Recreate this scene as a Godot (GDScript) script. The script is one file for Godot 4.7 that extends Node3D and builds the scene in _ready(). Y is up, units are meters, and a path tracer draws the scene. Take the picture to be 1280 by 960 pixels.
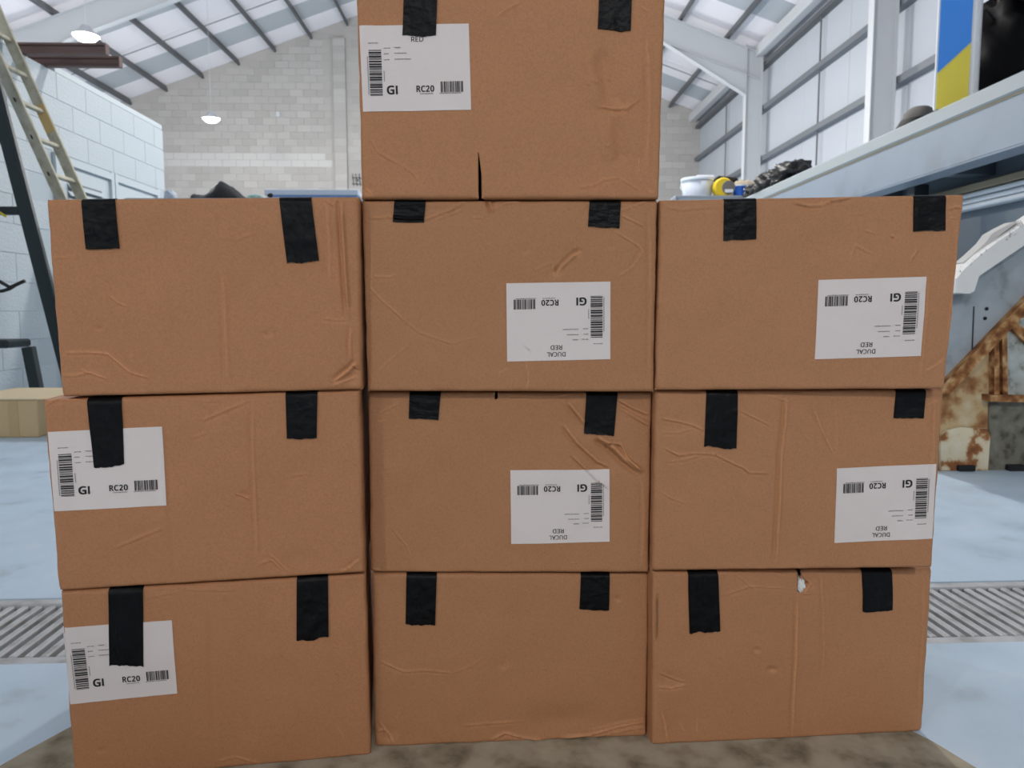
extends Node3D

const PITCH := 5.355
const YAW := 1.19
const EYE := Vector3(0, 0.645, 0)
const FOCAL := 960.0            # focal length in pixels of the 1280 x 960 picture

var cam_basis := Basis()
var used := {}
var cache := {}
var M := {}
var rng := RandomNumberGenerator.new()
var noise := FastNoiseLite.new()


# ------------------------------------------------------------------ nodes
func numbered(called: String) -> String:
	var n: int = used.get(called, 0)
	used[called] = n + 1
	return called if n == 0 else "%s_%03d" % [called, n]


func thing(called: String, label: String, category: String, at_: Vector3, turn := 0.0, group := "") -> Node3D:
	var o := Node3D.new()
	o.name = numbered(called)
	add_child(o, true)
	o.position = at_
	o.rotation.y = turn
	o.set_meta("label", label)
	o.set_meta("category", category)
	if group != "":
		o.set_meta("group", group)
	return o


func setting(called: String) -> Node3D:
	var o := Node3D.new()
	o.name = called
	add_child(o, true)
	o.set_meta("kind", "structure")
	return o


# one named mesh under a parent; at_ and basis are in the parent's axes
func part(called: String, mesh: Mesh, mat: Material, parent: Node, at_ := Vector3.ZERO, basis_ := Basis(), label := "") -> MeshInstance3D:
	var o := MeshInstance3D.new()
	o.name = called
	o.mesh = mesh
	o.material_override = mat
	o.transform = Transform3D(basis_, at_)
	parent.add_child(o, true)
	if label != "":
		o.set_meta("label", label)
	return o


# ------------------------------------------------------------------ camera geometry
func ray(px: float, py: float) -> Vector3:
	return (cam_basis * Vector3((px - 640.0) / FOCAL, (480.0 - py) / FOCAL, -1.0)).normalized()


func at(px: float, py: float, depth: float) -> Vector3:       # the point of a sight line in the plane z = -depth
	var r := ray(px, py)
	return EYE + r * (-depth / r.z)


func at_x(px: float, py: float, x: float) -> Vector3:          # ... in the plane of this x
	var r := ray(px, py)
	return EYE + r * (x / r.x)


func pix(p: Vector3) -> Vector2:
	var c := cam_basis.transposed() * (p - EYE)
	return Vector2(640.0 - FOCAL * c.x / c.z, 480.0 + FOCAL * c.y / c.z)


# ------------------------------------------------------------------ meshes
func box_mesh(s: Vector3, c := 0.004) -> Mesh:                 # a box with chamfered edges, centred
	var key := "box%s%.4f" % [s, c]
	if cache.has(key):
		return cache[key]
	c = minf(c, minf(s.x, minf(s.y, s.z)) * 0.3)
	var st := SurfaceTool.new()
	st.begin(Mesh.PRIMITIVE_TRIANGLES)
	st.set_smooth_group(-1)
	var h := s * 0.5
	for axis in 3:
		var a := (axis + 1) % 3
		var b := (axis + 2) % 3
		for sg in [-1.0, 1.0]:
			var q := []
			for k in [[-1, -1], [1, -1], [1, 1], [-1, 1]]:
				var v := Vector3.ZERO
				v[axis] = h[axis] * sg
				v[a] = (h[a] - c) * k[0]
				v[b] = (h[b] - c) * k[1]
				q.append(v)
			face(st, q, Vector3.ZERO)
	for axis in 3:
		var a := (axis + 1) % 3
		var b := (axis + 2) % 3
		for sa in [-1.0, 1.0]:
			for sb in [-1.0, 1.0]:
				var q := []
				for k in [[-1.0, 0], [1.0, 0], [1.0, 1], [-1.0, 1]]:
					var v := Vector3.ZERO
					v[axis] = (h[axis] - c) * k[0]
					v[a] = (h[a] - (c if k[1] == 0 else 0.0)) * sa
					v[b] = (h[b] - (0.0 if k[1] == 0 else c)) * sb
					q.append(v)
				face(st, q, Vector3.ZERO)
	for sx in [-1.0, 1.0]:
		for sy in [-1.0, 1.0]:
			for sz in [-1.0, 1.0]:
				face(st, [Vector3(h.x * sx, (h.y - c) * sy, (h.z - c) * sz), Vector3((h.x - c) * sx, h.y * sy, (h.z - c) * sz), Vector3((h.x - c) * sx, (h.y - c) * sy, h.z * sz)], Vector3.ZERO)
	st.generate_normals()
	var m := st.commit()
	cache[key] = m
	return m


# a flat polygon, wound so that it faces away from the point inside
func face(st: SurfaceTool, q: Array, inside: Vector3) -> void:
	var n: Vector3 = (q[1] - q[0]).cross(q[2] - q[0])
	var mid := Vector3.ZERO
	for v in q:
		mid += v
	mid /= q.size()
	var out := n.dot(mid - inside) > 0
	for k in range(1, q.size() - 1):
		var t := [q[0], q[k + 1], q[k]] if out else [q[0], q[k], q[k + 1]]
		for v in t:
			st.set_uv(Vector2(v.x + v.z, v.y))
			st.add_vertex(v)


func frame_of(a: Vector3, b: Vector3, up := Vector3.UP) -> Basis:   # y runs from a to b
	var y := (b - a).normalized()
	var x := up.cross(y)
	if x.length() < 0.01:
		x = Vector3.RIGHT
	x = x.normalized()
	return Basis(x, y, x.cross(y))


func bar(called: String, a: Vector3, b: Vector3, w: float, d: float, mat: Material, parent: Node3D, up := Vector3.UP, c := 0.004) -> MeshInstance3D:
	# a straight bar from a to b (world), w across and d along "up"
	var base := parent.transform.affine_inverse()
	var f := frame_of(a, b, up)
	return part(called, box_mesh(Vector3(w, a.distance_to(b), d), c), mat, parent, base * ((a + b) * 0.5), base.basis * f)


func lathe(profile: Array, sides := 24, squash := Vector3.ONE) -> Mesh:   # profile of Vector2(radius, height), from the bottom up
	var st := SurfaceTool.new()
	st.begin(Mesh.PRIMITIVE_TRIANGLES)
	for k in profile.size() - 1:
		st.set_smooth_group(k if absf((profile[k + 1] - profile[k]).normalized().y) < 0.25 else 100)
		for i in sides:
			var q := []
			for e in [[k, i], [k + 1, i], [k + 1, i + 1], [k, i + 1]]:
				var t: float = TAU * (e[1] % sides) / sides
				var p: Vector2 = profile[e[0]]
				q.append(Vector3(cos(t) * p.x, p.y, sin(t) * p.x) * squash)
			for t in [[0, 2, 1], [0, 3, 2]]:
				for j in t:
					st.set_uv(Vector2(float(i) / sides, q[j].y))
					st.add_vertex(q[j])
	st.generate_normals()
	return st.commit()


func tube(points: Array, r: float, sides := 10) -> Mesh:
	var st := SurfaceTool.new()
	st.begin(Mesh.PRIMITIVE_TRIANGLES)
	st.set_smooth_group(1)
	var rings := []
	var x := Vector3.ZERO
	for k in points.size():
		var t: Vector3 = (points[mini(k + 1, points.size() - 1)] - points[maxi(k - 1, 0)]).normalized()
		if x == Vector3.ZERO:
			x = t.cross(Vector3.UP if absf(t.y) < 0.9 else Vector3.RIGHT).normalized()
		x = (x - t * x.dot(t)).normalized()
		var y := t.cross(x)
		var ring := []
		for i in sides:
			ring.append(points[k] + (x * cos(TAU * i / sides) + y * sin(TAU * i / sides)) * r)
		rings.append(ring)
	for k in rings.size() - 1:
		for i in sides:
			var j := (i + 1) % sides
			for v in [rings[k][i], rings[k][j], rings[k + 1][j], rings[k][i], rings[k + 1][j], rings[k + 1][i]]:
				st.set_uv(Vector2(v.x + v.z, v.y))
				st.add_vertex(v)
	st.set_smooth_group(-1)
	for e in [0, rings.size() - 1]:
		var other: Vector3 = points[1] if e == 0 else points[points.size() - 2]
		face(st, rings[e], other)
	st.generate_normals()
	return st.commit()


# a plate: its outline (world points in one plane), swept by "back"; local to origin
func plate(outline: Array, back: Vector3, origin: Vector3) -> Mesh:
	var st := SurfaceTool.new()
	st.begin(Mesh.PRIMITIVE_TRIANGLES)
	st.set_smooth_group(-1)
	var mid := Vector3.ZERO
	var near := []
	var far := []
	for p in outline:
		near.append(p - origin)
		far.append(p - origin + back)
		mid += p - origin
	mid = mid / outline.size() + back * 0.5
	var n: Vector3 = (near[1] - near[0]).cross(near[2] - near[1])
	var ax := back.normalized().cross(Vector3.UP if absf(back.normalized().y) < 0.9 else Vector3.RIGHT).normalized()
	var ay := ax.cross(back.normalized())
	var flat := PackedVector2Array()
	for p in near:
		flat.append(Vector2(p.dot(ax), p.dot(ay)))
	var tri := Geometry2D.triangulate_polygon(flat)
	for k in range(0, tri.size(), 3):
		face(st, [near[tri[k]], near[tri[k + 1]], near[tri[k + 2]]], near[tri[k]] + back)
		face(st, [far[tri[k]], far[tri[k + 1]], far[tri[k + 2]]], near[tri[k]])
	var area := 0.0
	for k in flat.size():
		area += flat[k].cross(flat[(k + 1) % flat.size()])
	for k in near.size():
		var j := (k + 1) % near.size()
		var e: Vector3 = near[j] - near[k]
		var outward := e.cross(back) * signf(area)
		var inner: Vector3 = (near[k] + near[j]) * 0.5 - outward.normalized() * 0.01
		var inner2: Vector3 = (near[k] + near[j]) * 0.5 + outward.normalized() * 0.01
		# which of the two lies within the outline?
		var t := Vector2(inner.dot(ax), inner.dot(ay))
		face(st, [near[k], near[j], far[j], far[k]], (inner if Geometry2D.is_point_in_polygon(t, flat) else inner2) + back * 0.5)
	st.generate_normals()
	return st.commit()


# a lumpy soft thing: an ellipsoid bent by noise
func blob(size: Vector3, rough: float, seed_: int, freq := 3.0, flat_bottom := true) -> Mesh:
	var st := SurfaceTool.new()
	st.begin(Mesh.PRIMITIVE_TRIANGLES)
	st.set_smooth_group(1)
	var n := FastNoiseLite.new()
	n.seed = seed_
	n.frequency = freq
	n.noise_type = FastNoiseLite.TYPE_SIMPLEX
	n.fractal_type = FastNoiseLite.FRACTAL_RIDGED
	n.fractal_octaves = 3
	var rows := 20
	var cols := 32
	var grid := []
	for i in rows + 1:
		var row := []
		for j in cols:
			var p := PI * i / rows
			var t := TAU * j / cols
			var d := Vector3(sin(p) * cos(t), -cos(p), sin(p) * sin(t))
			var v := d * size * 0.5 * (1.0 + rough * n.get_noise_3dv(d * 0.6))
			if flat_bottom:
				v.y = maxf(v.y, -size.y * 0.32)
			row.append(v)
		grid.append(row)
	for i in rows:
		for j in cols:
			var k := (j + 1) % cols
			for v in [grid[i][j], grid[i + 1][k], grid[i + 1][j], grid[i][j], grid[i][k], grid[i + 1][k]]:
				st.set_uv(Vector2(v.x + v.z, v.y))
				st.add_vertex(v)
	st.generate_normals()
	return st.commit()


# ------------------------------------------------------------------ materials
func mat(called: String, color: Color, rough := 0.7, metal := 0.0) -> StandardMaterial3D:
	var m := StandardMaterial3D.new()
	m.resource_name = called
	m.albedo_color = color
	m.roughness = rough
	m.metallic = metal
	M[called] = m
	return m


func c8(r: int, g: int, b: int) -> Color:
	return Color(r / 255.0, g / 255.0, b / 255.0)


func grain(stops: Array, freq: float, seed_: int, octaves := 4, stretch := Vector2.ONE, kind := FastNoiseLite.TYPE_SIMPLEX, size := 512) -> Texture2D:
	# a tile of noise coloured by [position, colour] stops
	var n := FastNoiseLite.new()
	n.seed = seed_
	n.frequency = freq
	n.noise_type = kind
	n.fractal_octaves = octaves
	var g := Gradient.new()
	var offs := PackedFloat32Array()
	var cols := PackedColorArray()
	for s in stops:
		offs.append(s[0])
		cols.append(s[1])
	g.offsets = offs
	g.colors = cols
	var t := NoiseTexture2D.new()
	t.width = int(size * stretch.x)
	t.height = int(size * stretch.y)
	t.seamless = true
	t.noise = n
	t.color_ramp = g
	return t


func bumps(freq: float, seed_: int, octaves := 3) -> Texture2D:
	return grain([[0.0, Color.BLACK], [1.0, Color.WHITE]], freq, seed_, octaves)


func tri_tex(m: StandardMaterial3D, tex: Texture2D, per_metre: float) -> void:
	m.albedo_texture = tex
	m.uv1_triplanar = true
	m.uv1_world_triplanar = true
	m.uv1_scale = Vector3.ONE * per_metre


func materials() -> void:
	# cardboard: brown paper with fine fibres; the vertex colours carry scuffs only
	for k in 3:
		var cb := mat("cardboard_%d" % k, [c8(228, 161, 113), c8(222, 159, 112), c8(226, 162, 115)][k], 0.62)
		cb.albedo_texture = grain([[0.0, Color(0.90, 0.89, 0.88)], [0.5, Color(0.965, 0.963, 0.96)], [1.0, Color(1, 1, 1)]], 0.42, 20 + k, 3, Vector2.ONE, FastNoiseLite.TYPE_VALUE)
		cb.uv1_scale = Vector3(3.0, 3.0, 1.0)
		cb.vertex_color_use_as_albedo = true
		cb.metallic_specular = 0.35
	var t := mat("black_tape", c8(8, 8, 9), 0.45)
	t.metallic_specular = 0.28
	t.heightmap_enabled = true
	t.heightmap_texture = bumps(0.012, 60, 3)
	t.heightmap_scale = 0.14
	t.uv1_scale = Vector3(5, 5, 1)
	mat("paper", c8(222, 210, 204), 0.6)
	mat("ink", c8(28, 26, 28), 0.7)
	mat("grey_ink", c8(96, 92, 94), 0.7)
	mat("fine_ink", c8(128, 122, 124), 0.7)
	# floor
	var f := mat("floor_paint", Color.WHITE, 0.42)
	tri_tex(f, grain([[0.0, c8(176, 192, 204)], [0.25, c8(192, 211, 227)], [0.5, c8(196, 215, 231)], [0.8, c8(199, 217, 233)], [1.0, c8(208, 222, 234)]], 0.008, 3, 6, Vector2.ONE, FastNoiseLite.TYPE_SIMPLEX, 1024), 0.5)
	f.roughness_texture = grain([[0.0, Color(0.35, 0.35, 0.35)], [1.0, Color(0.8, 0.8, 0.8)]], 0.01, 4, 5)
	f.roughness = 1.0
	var st := mat("shadowed_stained_concrete", Color.WHITE, 0.8)  # stain browns that also stand in for the stack's shadow on the floor
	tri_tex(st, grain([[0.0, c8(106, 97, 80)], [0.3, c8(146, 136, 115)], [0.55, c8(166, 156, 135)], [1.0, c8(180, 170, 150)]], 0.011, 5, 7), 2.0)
	mat("pit", c8(16, 16, 17), 0.95)
	var gi := mat("cast_iron", Color.WHITE, 0.6)
	tri_tex(gi, grain([[0.0, c8(150, 148, 146)], [0.4, c8(182, 183, 184)], [1.0, c8(200, 202, 205)]], 0.01, 6, 4), 2.0)
	# walls
	for k in 6:
		var v: int = [0, 4, -4, 2, -6, 6][k]
		var b := mat("block_%d" % k, c8(190 + v, 186 + v, 182 + v), 0.92)
		b.albedo_texture = grain([[0.0, Color(0.9, 0.9, 0.9)], [0.5, Color(0.97, 0.97, 0.97)], [1.0, Color(1, 1, 1)]], 0.05, 70, 4) if k == 0 else M.block_0.albedo_texture
		b.uv1_triplanar = true
		b.uv1_scale = Vector3.ONE * 2.0
	mat("pale_block", c8(201, 198, 195), 0.9)
	mat("mortar", c8(182, 178, 174), 0.95)
	for k in 3:
		var p := mat("painted_block_%d" % k, [c8(192, 202, 208), c8(191, 201, 207), c8(193, 203, 209)][k], 0.55)
		p.heightmap_enabled = true
		p.heightmap_texture = bumps(0.03, 90) if k == 0 else M.painted_block_0.heightmap_texture
		p.heightmap_scale = 0.25
		p.uv1_triplanar = true
		p.uv1_scale = Vector3.ONE * 2.0
	mat("painted_joint", c8(188, 198, 204), 0.8)
	mat("white_paint", c8(194, 204, 210), 0.5)
	mat("louvre_shade", c8(120, 128, 134), 0.7)
	mat("sheet_white", c8(244, 241, 246), 0.5)
	mat("sheet_grey", c8(184, 190, 196), 0.45)
	mat("sheet_wall", c8(188, 193, 201), 0.55)
	mat("steel_white", c8(204, 206, 209), 0.5)
	mat("purlin_grey", c8(98, 100, 103), 0.6, 0.2)
	mat("girt_grey", c8(118, 122, 128), 0.55, 0.2)
	mat("rod", c8(120, 122, 126), 0.5, 0.3)
	mat("brown_steel", c8(112, 92, 88), 0.75)
	mat("housing", c8(180, 184, 190), 0.5)
	# things
	var al := mat("dull_aluminium", Color.WHITE, 0.5, 0.15)
	tri_tex(al, grain([[0.0, c8(150, 145, 124)], [0.5, c8(176, 172, 154)], [1.0, c8(192, 188, 174)]], 0.01, 7, 4), 1.5)
	mat("ochre_paint", c8(196, 168, 112), 0.7)
	mat("hole", c8(22, 20, 20), 0.9)
	mat("black_green", c8(30, 42, 46), 0.45)
	mat("black_rubber", c8(24, 25, 28), 0.7)
	mat("black_plastic", c8(15, 16, 18), 0.42)
	mat("oily_black", c8(9, 9, 11), 0.55).metallic_specular = 0.2
	mat("yellow_strap", c8(214, 196, 60), 0.7)
	mat("tan_card", c8(226, 206, 170), 0.75)
	mat("tan_card_side", c8(208, 180, 138), 0.75)
	mat("packing_tape", c8(198, 170, 124), 0.3)
	var gs := mat("grey_steel", Color.WHITE, 0.45)
	tri_tex(gs, grain([[0.0, c8(120, 126, 130)], [0.4, c8(160, 168, 173)], [1.0, c8(174, 182, 187)]], 0.008, 8, 5), 1.2)
	var bs := mat("blue_steel", Color.WHITE, 0.4)
	tri_tex(bs, grain([[0.0, c8(128, 140, 152)], [0.4, c8(136, 150, 166)], [1.0, c8(140, 154, 170)]], 0.004, 9, 4), 0.8)
	mat("lip_steel", c8(160, 170, 174), 0.4)
	mat("dirt_edge", c8(150, 142, 122), 0.9)
	mat("dark_panel", c8(92, 104, 116), 0.3)
	mat("shade_panel", c8(108, 122, 134), 0.35)
	var ru := mat("rust", Color.WHITE, 0.9)
	tri_tex(ru, grain([[0.0, c8(92, 56, 32)], [0.35, c8(140, 90, 50)], [0.6, c8(176, 128, 80)], [1.0, c8(214, 192, 148)]], 0.012, 10, 7), 2.0)
	var rp := mat("rusty_paint", Color.WHITE, 0.75)
	tri_tex(rp, grain([[0.0, c8(122, 76, 42)], [0.3, c8(164, 120, 76)], [0.5, c8(196, 168, 124)], [1.0, c8(216, 204, 174)]], 0.007, 11, 7), 1.6)
	var bp := mat("beige_patch", Color.WHITE, 0.7)
	tri_tex(bp, grain([[0.0, c8(120, 68, 34)], [0.32, c8(160, 104, 60)], [0.44, c8(214, 194, 158)], [0.55, c8(226, 212, 180)], [1.0, c8(232, 222, 196)]], 0.007, 42, 7), 2.0)
	var og := mat("olive_plate", Color.WHITE, 0.6)
	tri_tex(og, grain([[0.0, c8(66, 60, 48)], [0.4, c8(112, 108, 94)], [1.0, c8(136, 134, 122)]], 0.012, 13, 5), 2.0)
	var pg := mat("pale_green_plate", Color.WHITE, 0.5)
	tri_tex(pg, grain([[0.0, c8(120, 116, 104)], [0.35, c8(176, 182, 176)], [1.0, c8(196, 202, 198)]], 0.012, 14, 5), 2.0)
	var fo := mat("white_padding", Color.WHITE, 0.95)
	tri_tex(fo, grain([[0.0, c8(222, 220, 216)], [0.5, c8(238, 237, 234)], [1.0, c8(246, 246, 244)]], 0.15, 15, 4), 4.0)
	mat("torn_cloth", c8(204, 202, 200), 0.95)
	mat("patch_blue", c8(76, 158, 255), 0.4)
	mat("patch_yellow", c8(255, 236, 92), 0.4)
	mat("gloss_white", c8(232, 236, 242), 0.3)
	mat("white_tube", c8(226, 234, 242), 0.35)
	var tp := mat("milky_plastic", c8(222, 230, 242), 0.4)
	tp.subsurf_scatter_enabled = true
	tp.subsurf_scatter_strength = 0.2
	mat("mug_blue", c8(28, 92, 190), 0.35)
	mat("canister_yellow", c8(232, 200, 40), 0.5)
	mat("grey_cloth", c8(120, 116, 112), 0.9)
	mat("tan_cloth", c8(176, 164, 146), 0.9)
	mat("teal_cloth", c8(150, 180, 176), 0.9)
	mat("pale_blue", c8(198, 210, 226), 0.6)
	mat("strip_blue", c8(110, 146, 200), 0.6)
	mat("shelf_steel", c8(150, 158, 166), 0.5)
	var lamp := mat("lamp_glow", Color.WHITE, 0.4)
	lamp.emission_enabled = true
	lamp.emission = Color(1.0, 0.99, 0.98)
	lamp.emission_energy_multiplier = 12.0


# ------------------------------------------------------------------ the boxes
class Carton:
	var c := []            # the front's corners: top left, top right, bottom left, bottom right (world)
	var n := Vector3.BACK  # outward
	var us := PackedFloat32Array()
	var vs := PackedFloat32Array()
	var d := PackedFloat32Array()      # displacement along n
	var scuff := PackedFloat32Array()
	var root: Node3D

	func flat(u: float, v: float) -> Vector3:
		return (c[0] * (1 - u) + c[1] * u) * (1 - v) + (c[2] * (1 - u) + c[3] * u) * v

	func seek(a: PackedFloat32Array, x: float) -> int:
		return clampi(a.bsearch(x) - 1, 0, a.size() - 2)

	func lift(u: float, v: float) -> float:
		var i := seek(us, u)
		var j := seek(vs, v)
		var w := us.size()
		var s := clampf((u - us[i]) / maxf(us[i + 1] - us[i], 1e-6), 0, 1)
		var t := clampf((v - vs[j]) / maxf(vs[j + 1] - vs[j], 1e-6), 0, 1)
		return lerpf(lerpf(d[j * w + i], d[j * w + i + 1], s), lerpf(d[(j + 1) * w + i], d[(j + 1) * w + i + 1], s), t)

	func on(u: float, v: float, above: float) -> Vector3:
		return flat(u, v) + n * (lift(u, v) + above)


func uv_of(b: Carton, p: Vector2) -> Vector2:
	var uv := Vector2(0.5, 0.5)
	for k in 8:
		var e := 0.001
		var p0 := pix(b.flat(uv.x, uv.y))
		var du := (pix(b.flat(uv.x + e, uv.y)) - p0) / e
		var dv := (pix(b.flat(uv.x, uv.y + e)) - p0) / e
		var r := p - p0
		var det := du.x * dv.y - du.y * dv.x
		uv += Vector2((r.x * dv.y - r.y * dv.x) / det, (du.x * r.y - du.y * r.x) / det)
	return uv


func ticks(n: int, length: float) -> PackedFloat32Array:
	var a := PackedFloat32Array()
	for e in [0.0, 0.0008, 0.0018, 0.003, 0.0045, 0.0065]:
		a.append(e / length)
	for k in range(1, n):
		var x := float(k) / n
		if x * length > 0.008 and (1 - x) * length > 0.008:
			a.append(x)
	for e in [0.0065, 0.0045, 0.003, 0.0018, 0.0008, 0.0]:
		a.append(1 - e / length)
	return a


# quad: the front's corners in the picture; zl, zr: how far its left and right ends stand
func carton(label: String, quad: Array, zl: float, zr: float, deep: float, spec: Dictionary, idx: int, rest_y: float) -> Carton:
	var b := Carton.new()
	var zs := [zl, zr, zl, zr]
	for k in 4:
		b.c.append(at(quad[k][0], quad[k][1], zs[k]))
	if rest_y > -1.0:       # the floor carries it
		b.c[2].y = rest_y
		b.c[3].y = rest_y
	var across: Vector3 = b.c[1] - b.c[0]
	across.y = 0
	b.n = across.normalized().cross(Vector3.UP)
	if b.n.z < 0:
		b.n = -b.n
	var w: float = b.c[0].distance_to(b.c[1])
	var h: float = b.c[0].distance_to(b.c[2])
	b.us = ticks(210, w)
	b.vs = ticks(138, h)
	# a torn slit: two columns of the grid part from each other there
	var slit: Dictionary = spec.get("slit", {})
	var si := -1
	if slit:
		var su := uv_of(b, Vector2(slit.x, slit.y0)).x
		si = b.us.bsearch(su)
		b.us[si] = su
		b.us.insert(si, su)
	var nu := b.us.size()
	var nv := b.vs.size()
	b.d.resize(nu * nv)
	b.scuff.resize(nu * nv)
	var sheet := FastNoiseLite.new()
	sheet.seed = 300 + idx
	sheet.frequency = 5.0
	sheet.fractal_octaves = 3
	for j in nv:
		for i in nu:
			var x := b.us[i] * w
			var y := b.vs[j] * h
			var e := 0.0055 + 0.0022 * sheet.get_noise_2d(x * 3.0, y * 3.0)
			var rx := minf(x, w - x)
			var ry := minf(y, h - y)
			var tx := clampf(1 - rx / e, 0, 1)
			var ty := clampf(1 - ry / e, 0, 1)
			var roundness := -e * (1 - sqrt(maxf(0.0, 1 - minf(1.0, tx * tx + ty * ty))))
			# boards bulge or sag a little between their edges
			var inner := minf(1.0, minf(rx, ry) / 0.03)
			var wave: float = sheet.get_noise_2d(x, y) * 0.0032 * inner + spec.get("bulge", 0.002) * sin(PI * b.us[i]) * sin(PI * b.vs[j])
			b.d[j * nu + i] = roundness + wave + sheet.get_noise_2d(x * 9.0, y * 5.0 + 40.0) * 0.00022
			b.scuff[j * nu + i] = 0.0
	for cr in spec.get("creases", []):      # [[points], width mm, depth mm, scuff]
		var line := []
		for p in cr[0]:
			var uv := uv_of(b, Vector2(p[0], p[1]))
			line.append(Vector2(uv.x * w, uv.y * h))
		stamp(b, line, cr[1] * 0.0010, cr[2] * 0.0030, cr[3] * 2.5, w, h, idx)
	for dn in spec.get("dents", []):        # [x, y, rx px, ry px, depth mm]
		var uv := uv_of(b, Vector2(dn[0], dn[1]))
		var mm: float = w / (quad[1][0] - quad[0][0])
		for j in nv:
			var y: float = (b.vs[j] - uv.y) * h / (dn[3] * mm)
			if absf(y) > 2.5:
				continue
			for i in nu:
				var x: float = (b.us[i] - uv.x) * w / (dn[2] * mm)
				var q: float = x * x + y * y
				if q < 6.0:
					b.d[j * nu + i] -= dn[4] * 0.0018 * exp(-q)
					b.scuff[j * nu + i] += (0.09 if dn[2] < 13 else 0.0) * exp(-pow(sqrt(q) - 0.9, 2.0) * 7.0)
	# ---- its node and its body
	var base: Vector3 = (b.c[2] + b.c[3]) * 0.5 - b.n * deep * 0.5
	b.root = thing("cardboard_box", label, "box", base, 0.0, "stack of taped cardboard boxes")
	var verts := []
	var edge := FastNoiseLite.new()
	edge.seed = 800 + idx
	edge.frequency = 14.0
	var st := SurfaceTool.new()
	st.begin(Mesh.PRIMITIVE_TRIANGLES)
	for j in nv:
		for i in nu:
			var u := b.us[i]
			var v := b.vs[j]
			if si >= 0 and (i == si or i == si + 1):
				var uv0 := uv_of(b, Vector2(slit.x, slit.y0))
				var uv1 := uv_of(b, Vector2(slit.x, slit.y1))
				var t := clampf((v - uv0.y) / (uv1.y - uv0.y), 0, 1)        # 0 at its tip, 1 at the box's edge
				u += (slit.left if i == si else slit.right) * pow(t, slit.get("shape", 0.8)) / (quad[1][0] - quad[0][0])
			var p := b.flat(u, v) + b.n * b.d[j * nu + i]
			# worn outline
			var fringe := maxf(exp(-minf(u, 1 - u) * w / 0.01), exp(-minf(v, 1 - v) * h / 0.01))
			p += Vector3(edge.get_noise_2d(v * h, u * w) * 0.0010, edge.get_noise_2d(u * w + 9, v * h) * (0.0005 if v < 0.5 else 0.0002), 0) * fringe
			if rest_y > -1.0:
				p.y = maxf(p.y, 0.0006)
			verts.append(p)
			var k := 0.62 * (1.0 + clampf(b.scuff[j * nu + i], -0.5, 0.6))
			st.set_color(Color(k, k, k))
			st.set_uv(Vector2(u * w, v * h))
			st.set_smooth_group(0)
			st.add_vertex(p - base)
	for j in nv - 1:
		for i in nu - 1:
			if si >= 0 and i == si:
				var uv0 := uv_of(b, Vector2(slit.x, slit.y0))
				var uv1 := uv_of(b, Vector2(slit.x, slit.y1))
				var lo := minf(uv0.y, uv1.y) - 0.002
				var hi := maxf(uv0.y, uv1.y) + 0.002
				if b.vs[j] >= lo and b.vs[j + 1] <= hi:
					continue
			var a := j * nu + i
			for q in [a, a + 1, a + nu + 1, a, a + nu + 1, a + nu]:
				st.add_index(q)
	# sides, top and bottom run straight back from the front's rim
	var rim := []
	for i in nu:
		rim.append([verts[i], Vector2(b.us[i] * w, 0), Vector3.UP])
	var first := nu * nv
	var back := -b.n * (deep - 0.006)
	var count := first
	var strips := [[], [], [], []]
	for i in nu:
		strips[0].append(i)
		strips[2].append((nv - 1) * nu + nu - 1 - i)
	for j in nv:
		strips[1].append(j * nu + nu - 1)
		strips[3].append((nv - 1 - j) * nu)
	for strip in strips:
		var begin := count
		for q in strip.size():
			for e in 2:
				var p: Vector3 = verts[strip[q]] + back * e
				st.set_color(Color(0.62, 0.62, 0.62))
				st.set_uv(Vector2(q * 0.004, e * deep))
				st.set_smooth_group(0)
				st.add_vertex(p - base)
				count += 1
		for q in strip.size() - 1:
			var a: int = begin + q * 2
			for k in [a, a + 1, a + 3, a, a + 3, a + 2]:
				st.add_index(k)
	var begin2 := count
	for k in [0, nu - 1, nu * nv - 1, nu * (nv - 1)]:
		st.set_color(Color(0.62, 0.62, 0.62))
		st.set_uv(Vector2(verts[k].x, verts[k].y))
		st.set_smooth_group(0)
		st.add_vertex(verts[k] + back - base)
	for k in [0, 2, 1, 0, 3, 2]:
		st.add_index(begin2 + k)
	st.generate_normals()
	var cb: Material = M["cardboard_%d" % (idx % 3)]
	part("body", st.commit(), cb, b.root)
	if spec.has("filler"):
		part("paper_filler", blob(Vector3(0.012, 0.022, 0.02), 0.4, 5, 4.0, false), M.white_padding, b.root, at(spec.filler[0], spec.filler[1], zl + 0.022) - base)
	# ---- shipping label, then tape
	if spec.has("label"):
		shipping_label(b, spec.label, spec.get("flip", false), spec.get("hidden_name", false))
	var tk := 0
	for t in spec.get("tape", []):
		tape(b, t, idx * 2 + tk, deep)
		tk += 1
	for fl in spec.get("flaps", []):
		top_flap(b, fl, deep, cb)
	return b


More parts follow.
